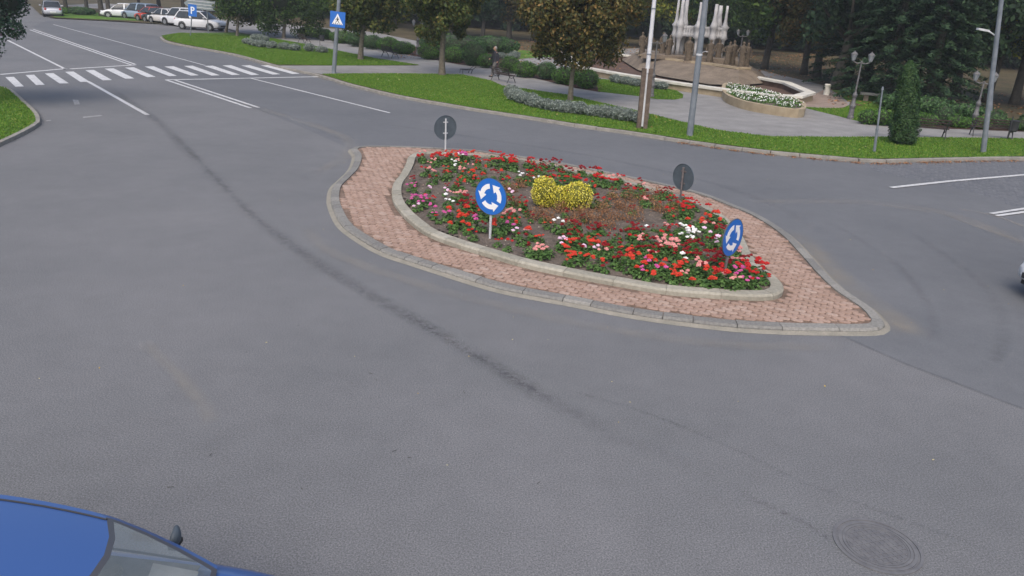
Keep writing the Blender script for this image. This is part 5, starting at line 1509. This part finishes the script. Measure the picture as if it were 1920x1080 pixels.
def make_car(name, label, group, loc, heading, paint, L=4.2, W=1.7, H=1.45, kind='hatch', hi=False, scl=1.0):
    """x forward; heading = direction of the nose"""
    t = empty(name, loc, heading, label, 'car', group)
    hw = W / 2; belt = H * .62 if kind != 'suv' else H * .58
    # hull stations: x, top z, half width factor, sill z
    if kind == 'sedan': prof = [(-.5, .52, .80, .34), (-.485, .84, .90, .26), (-.44, .96, .95, .22), (-.30, 1.0, .99, .19), (-.1, 1.0, 1, .19), (.18, 1.0, 1, .19), (.27, .97, .99, .19), (.40, .84, .96, .21), (.47, .72, .90, .25), (.5, .50, .80, .34)]
    else: prof = [(-.5, .55, .82, .34), (-.49, .88, .92, .26), (-.45, 1.0, .96, .22), (-.30, 1.0, .99, .19), (-.1, 1.0, 1, .19), (.18, 1.0, 1, .19), (.27, 1.0 if hi else .97, .99, .19), (.40, .95 if hi else .86, .97, .21), (.47, .80, .90, .25), (.5, .50, .80, .34)]
    k = 11; vs = []
    for fx, tz, wf, sz in prof:
        x = fx * L; w = hw * wf; top = belt * tz; sec = []
        for y, z in ((.80, sz), (.97, sz + .06), (1.0, sz + (top - sz) * .45), (.985, sz + (top - sz) * .78), (.93, top - .02), (0, top + .03)):
            sec.append((y, z))
        full = [(x, -y * w, z) for y, z in sec] + [(x, y * w, z) for y, z in sec[-2::-1]]
        vs += full
    fs = []
    for i in range(len(prof) - 1):
        for j in range(k): fs.append((i * k + j, i * k + (j + 1) % k, (i + 1) * k + (j + 1) % k, (i + 1) * k + j))
    fs += [tuple(range(k)), tuple(range((len(prof) - 1) * k + k - 1, (len(prof) - 1) * k - 1, -1))]
    mb = MB(); mb.add(vs, fs)
    hull = mb.build('body', paint, t, True, auto=R(50))
    sub = hull.modifiers.new('smooth', 'SUBSURF'); sub.levels = 2 if hi else 1; sub.render_levels = 2 if hi else 1
    # greenhouse
    if kind == 'sedan': xf0, xf1, xr0, xr1 = .25 * L, .085 * L, -.36 * L, -.20 * L
    elif kind == 'suv': xf0, xf1, xr0, xr1 = .25 * L, .12 * L, -.48 * L, -.42 * L
    else: xf0, xf1, xr0, xr1 = .26 * L, .08 * L, -.47 * L, -.38 * L
    wb, wr = (hw * .815, hw * .652) if hi else (hw * .90, hw * .72)
    c1, c2 = .045, .035
    ys = [-1, -.955, -.90, -.6, -.3, 0, .3, .6, .90, .955, 1]
    gs = [0, .03, .06, .2, .35, .47, .50, .53, .65, .80, .93, .965, 1]
    ts = [0, .05, .10, .35, .65, .88, .94, 1]
    Hr = H - c1 - c2
    def pos(side, f, tt):
        """side F/R: f in -1..1 across; side L/S: f 0..1 from front to rear"""
        e = tt
        w = wb + (wr - wb) * (e ** 1.25)
        xf = xf0 + (xf1 - xf0) * e; xr = xr0 + (xr1 - xr0) * e
        zb = belt - .01; z1 = Hr
        z = zb + (z1 - zb) * (1 - (1 - e) ** 1.15)
        bow = .30 if hi else .16
        if side == 'F': return Vector((xf + bow * (1 - f * f) * ((.5 + .5 * e) if hi else (1 - .2 * e)), f * w, z + c1 * (1 - f * f) * e))
        if side == 'R': return Vector((xr - .10 * (1 - f * f), f * w, z + c1 * (1 - f * f) * e))
        s_ = 1 if side == 'L' else -1
        bulge = .05 * (1 - (2 * f - 1) ** 2)
        return Vector((xf + (xr - xf) * f, s_ * (w + bulge), z + c2 * (1 - (2 * f - 1) ** 2) * e))
    body, trim = MB(), MB()
    def cls(v, v0, v1, t0, t1, lo, hi_):
        pass
    panes = []
    for side, us in (('F', ys), ('R', ys), ('L', gs), ('S', gs)):
        gl = MB(); gl2 = MB()
        for i in range(len(us) - 1):
            for j in range(len(ts) - 1):
                um = (us[i] + us[i + 1]) / 2; tm = (ts[j] + ts[j + 1]) / 2
                q = [pos(side, us[i], ts[j]), pos(side, us[i + 1], ts[j]), pos(side, us[i + 1], ts[j + 1]), pos(side, us[i], ts[j + 1])]
                if side in 'FR':
                    e_ = max(abs(um) - .955, 0) > 0; tri_ = abs(um) > .90 or tm < .05 or tm > .94
                    e_ = e_ or (tm > .94 and side == 'R')
                else:
                    e_ = um < .03 or um > .965 or (.47 < um < .53) or tm > .94; tri_ = um < .06 or um > .93 or tm < .05
                (body if e_ else trim if tri_ else (gl2 if (side in 'LS' and um > .5) else gl)).add(q, [(0, 1, 2, 3)])
        panes.append((side, gl)); 
        if gl2.f: panes.append((side + '2', gl2))
    # roof
    for i in range(len(ys) - 1):
        for j in range(12):
            q = []
            for f, g in ((ys[i], j / 12), (ys[i + 1], j / 12), (ys[i + 1], (j + 1) / 12), (ys[i], (j + 1) / 12)):
                a_ = pos('F', f, 1); b_ = pos('R', f, 1); p = a_.lerp(b_, g); p.z = Hr + c1 * (1 - f * f) + c2 * (1 - (2 * g - 1) ** 2)
                p.y = f * (wr + .05 * (1 - (2 * g - 1) ** 2)); q.append(p)
            body.add(q, [(0, 1, 2, 3)])
    def weld(mb, nm, m_, par):
        me = mb.mesh(nm, m_, True); bm = bmesh.new(); bm.from_mesh(me); bmesh.ops.remove_doubles(bm, verts=bm.verts, dist=.0008)
        bmesh.ops.recalc_face_normals(bm, faces=bm.faces); bm.to_mesh(me); bm.free()
        me.set_sharp_from_angle(angle=R(40))
        return link(bpy.data.objects.new(nm, me), par)
    weld(body, 'roof', paint, t)
    weld(trim, 'window_trim', M['frit'] if hi else M['trim'], t)
    for sd, g in panes:
        nm = {'F': 'windscreen', 'R': 'rear_window'}.get(sd, 'side_window')
        weld(g, nm, M['glass_clear'] if hi else M['glass'], t)
    # roof gutters
    for s_ in (-1, 1):
        mb = MB(); pts = []
        for g in range(13):
            p = pos('F', s_ * .9, 1).lerp(pos('R', s_ * .9, 1), g / 12); gg = g / 12
            p.z = Hr + c1 * (1 - .81) + c2 * (1 - (2 * gg - 1) ** 2) + .002; p.y = s_ * .90 * (wr + .05 * (1 - (2 * gg - 1) ** 2)); pts.append(p)
        if hi: mb.tube(pts, .009, 5); mb.build('gutter', M['trim'], t)
    # interior
    mb = MB(); mb.box(((xf0 + xr0) / 2, 0, belt + .025), (abs(xf0 - xr0) * .93, wb * 1.85, .01)); mb.build('cabin_floor', M['interior'], t)
    if hi:
        mb = MB()
        vs = []
        for i, f in enumerate((-.82, -.5, 0, .5, .82)):
            p = pos('F', f, .03); vs += [(p.x - .10, p.y, belt + .05), (p.x - .42, p.y * .95, belt + .11)]
        mb.add(vs, [(2 * i, 2 * i + 2, 2 * i + 3, 2 * i + 1) for i in range(4)]); mb.build('dashboard', M['dash'], t)
        mb = MB(); mb.cyl((xf0 - .62, .34, belt + .1), (xf0 - .64, .34, belt + .13), .17, .17, 20); mb.build('steering_wheel', M['trim'], t)
        for s_ in (-1, 1):
            mb = MB(); mb.box((xf0 - 1.15, s_ * .34, belt + .10), (.14, .44, .26)); mb.box((xf0 - 1.17, s_ * .34, belt + .27), (.09, .24, .12)); mb.build('seat', M['interior'], t, bevel=.03)
        for s_ in (-1, 1):
            a_ = pos('F', s_ * .75, .06) + Vector((.01, 0, .012)); b_ = pos('F', s_ * .1, .35) + Vector((.01, 0, .014))
            mb = MB(); mb.tube([a_, b_], .008, 5); mb.build('wiper', M['trim'], t)
    # wheels
    for sx in (-1, 1):
        for s_ in (-1, 1):
            x = sx * L * (.305 if sx > 0 else .30); wr_ = .30 if kind != 'suv' else .33
            mb = MB(); mb.cyl((x, s_ * (hw - .20), wr_), (x, s_ * (hw + .005), wr_), wr_, wr_, 20); wh = mb.build('wheel', M['tyre'], t, True, auto=.7)
            mb = MB(); mb.cyl((x, s_ * (hw - .05), wr_), (x, s_ * (hw + .012), wr_), wr_ * .62, wr_ * .55, 16); mb.build('rim', M['rim'], wh, True, auto=.7)
            ar = MB(); vs = []
            for k_ in range(13):
                a_ = math.pi * k_ / 12; vs += [(x + (wr_ + .02) * math.cos(a_), s_ * (hw + .002), wr_ + (wr_ + .02) * math.sin(a_)), (x + (wr_ + .07) * math.cos(a_), s_ * (hw - .01), wr_ + (wr_ + .07) * math.sin(a_))]
            ar.add(vs, [(2 * i, 2 * i + 1, 2 * i + 3, 2 * i + 2) for i in range(12)]); ar.build('wheel_arch', M['trim'], t)
    for s_ in (-1, 1):
        mb = MB(); mb.sphere((L * .455, s_ * hw * .66, belt * .70), .16, 10, 6, (.75, 1.1, .5)); mb.build('headlight', M['head'], t, True)
        mb = MB(); mb.sphere((-L * .475, s_ * hw * .72, belt * .80), .14, 10, 6, (.6, .8, .95)); mb.build('tail_light', M['tail'], t, True)
        mb = MB(); mo, ms = (.41, .85) if hi else (.2, 1.0)
        mb.sphere((xf0 - mo, s_ * (hw + (.02 if hi else .09)), belt + .06), .105 * ms, 16, 10, (.42, 1.05, .72))
        mb.v = [(v[0] - .45 * max(0, abs(v[1]) - hw - (.01 if hi else .08)), v[1], v[2]) for v in mb.v]; mi = mb.build('mirror', M['sign_back'] if hi else paint, t, True)
        mb = MB(); mb.box((xf0 - mo - .01, s_ * (hw + .0), belt + .0), (.06, .12, .04)); mb.build('mirror_arm', M['trim'], mi)
    mb = MB(); mb.box((-L * .499, 0, .50), (.03, .50, .11)); mb.build('number_plate', M['plate'], t)
    mb = MB(); mb.box((L * .497, 0, .42), (.04, W * .55, .10)); mb.build('grille', M['trim'], t)
    mb = MB(); mb.box((0, 0, .26), (L * .92, W * .80, .16)); mb.build('underbody', M['trim'], t)
    t.scale = (scl, scl, scl)
    return t
P_blue = car_paint('blue_car_paint', (.04, .10, .29), .25)
P_white = car_paint('white_car_paint', (.62, .63, .65), 0); P_silver = car_paint('silver_car_paint', (.42, .43, .46), .4)
P_lblue = car_paint('pale_blue_car_paint', (.32, .40, .50), .3); P_red = car_paint('red_car_paint', (.45, .05, .025), .1); P_dark = car_paint('dark_green_car_paint', (.03, .045, .045), .3); P_cream = car_paint('cream_white_car_paint', (.60, .58, .56), .1)

hd = math.atan2(-.085, 1.0)
bc = make_car('blue_car', 'blue car passing in the lower left corner, roof and windscreen seen from above', None, (-3.19, 3.94, .0), hd, P_blue, 4.0, 1.90, 1.47, 'hatch', True)
GP = 'parked cars in the angled bays by the park'
sc_ = gp(90, 31)
make_car('driving_car', 'silver hatchback driving away up the road, seen from behind', None, (sc_.x, sc_.y + 1.0, 0), R(122), P_silver, 4.1, 1.75, 1.5, 'sedan', False, 1.15)
PK = [(228, 35, 190, P_white, 'sedan', 'white car, leftmost of the parked row', 1.45, 4.3), (258, 38, 150, P_lblue, 'suv', 'pale blue people carrier, second in the parked row', 1.6, 4.3), (282, 42, 150, P_red, 'hatch', 'orange red car in the parked row', 1.4, 3.9), (296, 44, 150, P_dark, 'hatch', 'dark green car between the red one and the cream one', 1.4, 4.0),
      (309, 46, 150, P_cream, 'sedan', 'cream white saloon with round tail lights in the parked row', 1.4, 4.2), (337, 50, 152, P_white, 'suv', 'white estate car behind the rightmost parked car', 1.62, 4.4), (372, 57, -12, P_white, 'hatch', 'white hatchback, rightmost parked car, seen from its side', 1.55, 4.3)]
for x, y, h_, pt_, kd, l_, H_c, L_c in PK:
    p = gp(x, y, 0)
    make_car('parked_car', l_, GP, (p.x, p.y + .9, 0), R(h_), pt_, L_c, 1.72, H_c, kd, False, 1.2)
make_car('white_car', 'white car entering at the right picture edge, only its front corner in view', None, (9.36 + 2.56, 13.75, 0), R(180), P_white, 4.2, 1.75, 1.5, 'hatch')

# added to lift the dark background: haze over the whole place
hz = MB(); hz.box((0, 285, 10.5), (810, 640, 23))
M['contrast_haze'] = bpy.data.materials.new('contrast_haze'); M['contrast_haze'].use_nodes = True
_t = M['contrast_haze'].node_tree; _t.nodes.remove(_t.nodes['Principled BSDF'])
_v = _t.nodes.new('ShaderNodeVolumePrincipled'); _v.inputs['Color'].default_value = (.85, .9, .95, 1); _v.inputs['Density'].default_value = .0007; _v.inputs['Anisotropy'].default_value = .2
_t.links.new(_v.outputs[0], _t.nodes['Material Output'].inputs['Volume'])
tag(hz.build('contrast_haze', M['contrast_haze']), kind='stuff')

# ================================================================== PERSON
def person(px, py, h, yaw, label):
    b = gp(px, py, ZP + .006); t = empty('person', b, yaw, label, 'person')
    s = h / 1.75
    V = [(0, 0, .92), (0, 0, 1.12), (0, .01, 1.36), (0, .02, 1.48), (0, .0, 1.54),        # pelvis, waist, chest, neck base, neck top
         (.09, 0, .90), (.10, -.16, .50), (.10, -.22, .09), (.10, -.36, .04),               # front leg
         (-.09, 0, .90), (-.10, .10, .50), (-.10, .36, .14), (-.10, .27, .03),              # rear leg
         (.17, .02, 1.40), (.24, .10, 1.14), (.25, .04, .90), (.25, .0, .83),
         (-.17, .02, 1.40), (-.24, -.06, 1.14), (-.22, -.24, 1.02), (-.21, -.31, 1.0)]
    E_ = [(0, 1), (1, 2), (2, 3), (3, 4), (0, 5), (5, 6), (6, 7), (7, 8), (0, 9), (9, 10), (10, 11), (11, 12), (2, 13), (13, 14), (14, 15), (15, 16), (2, 17), (17, 18), (18, 19), (19, 20)]
    Rr = [.15, .14, .16, .07, .055, .10, .065, .045, .04, .10, .065, .045, .04, .065, .05, .035, .035, .065, .05, .035, .035]
    me = bpy.data.meshes.new('body'); me.from_pydata([tuple(c * s for c in v) for v in V], E_, []); me.materials.append(M['skin'])
    o = link(bpy.data.objects.new('body', me), t)
    sk = o.modifiers.new('skin', 'SKIN'); sk.use_smooth_shade = True
    for i, r in enumerate(Rr): me.skin_vertices[0].data[i].radius = (r * s, r * s)
    me.skin_vertices[0].data[0].use_root = True
    ss = o.modifiers.new('sub', 'SUBSURF'); ss.levels = 1; ss.render_levels = 1
    mb = MB(); mb.sphere((0, -.02 * s, 1.64 * s), .105 * s, 12, 9, (.82, .98, 1.2)); hdo = mb.build('head', M['skin'], t, True)
    mb = MB(); mb.sphere((0, -.125 * s, 1.62 * s), .02 * s, 6, 4, (.8, 1.2, 1.2)); mb.build('nose', M['skin'], hdo, True)
    mb = MB(); mb.sphere((0, .012 * s, 1.668 * s), .108 * s, 12, 8, (.86, .96, 1.1)); mb.build('hair', mat('grey_hair', (.28, .27, .26), .9), t, True)
    coat = mat('dark_navy_coat', (.018, .02, .03), .85)
    mb = MB()
    for prof in ([(.21, .72), (.205, .95), (.19, 1.12), (.215, 1.34), (.20, 1.42), (.09, 1.50)],): mb.lathe([(r * s, z * s) for r, z in prof], (0, .01, 0), 16, 1.0, .78)
    for sgn, pts in ((1, [(.17, .02, 1.41), (.245, .10, 1.14), (.255, .05, .93)]), (-1, [(-.17, .02, 1.41), (-.245, -.06, 1.14), (-.225, -.22, 1.03)])):
        mb.tube([tuple(c * s for c in p) for p in pts], [.085 * s, .07 * s, .055 * s], 10)
    mb.build('coat', coat, t, True, auto=1.0)
    tro = mat('grey_trousers', (.12, .115, .11), .9); mb = MB()
    mb.tube([tuple(c * s for c in p) for p in ((.09, 0, .86), (.10, -.16, .5), (.10, -.22, .12))], [.125 * s, .09 * s, .07 * s], 10)
    mb.tube([tuple(c * s for c in p) for p in ((-.09, 0, .86), (-.10, .10, .5), (-.10, .35, .17))], [.125 * s, .09 * s, .07 * s], 10)
    mb.build('trousers', tro, t, True, auto=1.0)
    for pts in (((.10, -.20, .05), (.10, -.42, .05)), ((-.10, .36, .12), (-.10, .26, .03))):
        mb = MB(); a_ = Vector(pts[0]) * s; b_ = Vector(pts[1]) * s; mb.tube([a_ + Vector((0, .03, .02)), a_, b_], [.05 * s, .055 * s, .04 * s], 8); mb.build('shoe', M['trim'], t, True)
    return t
person(927, 144, 1.80, R(-62), 'grey-haired man in a dark coat walking on the path behind the long bench')
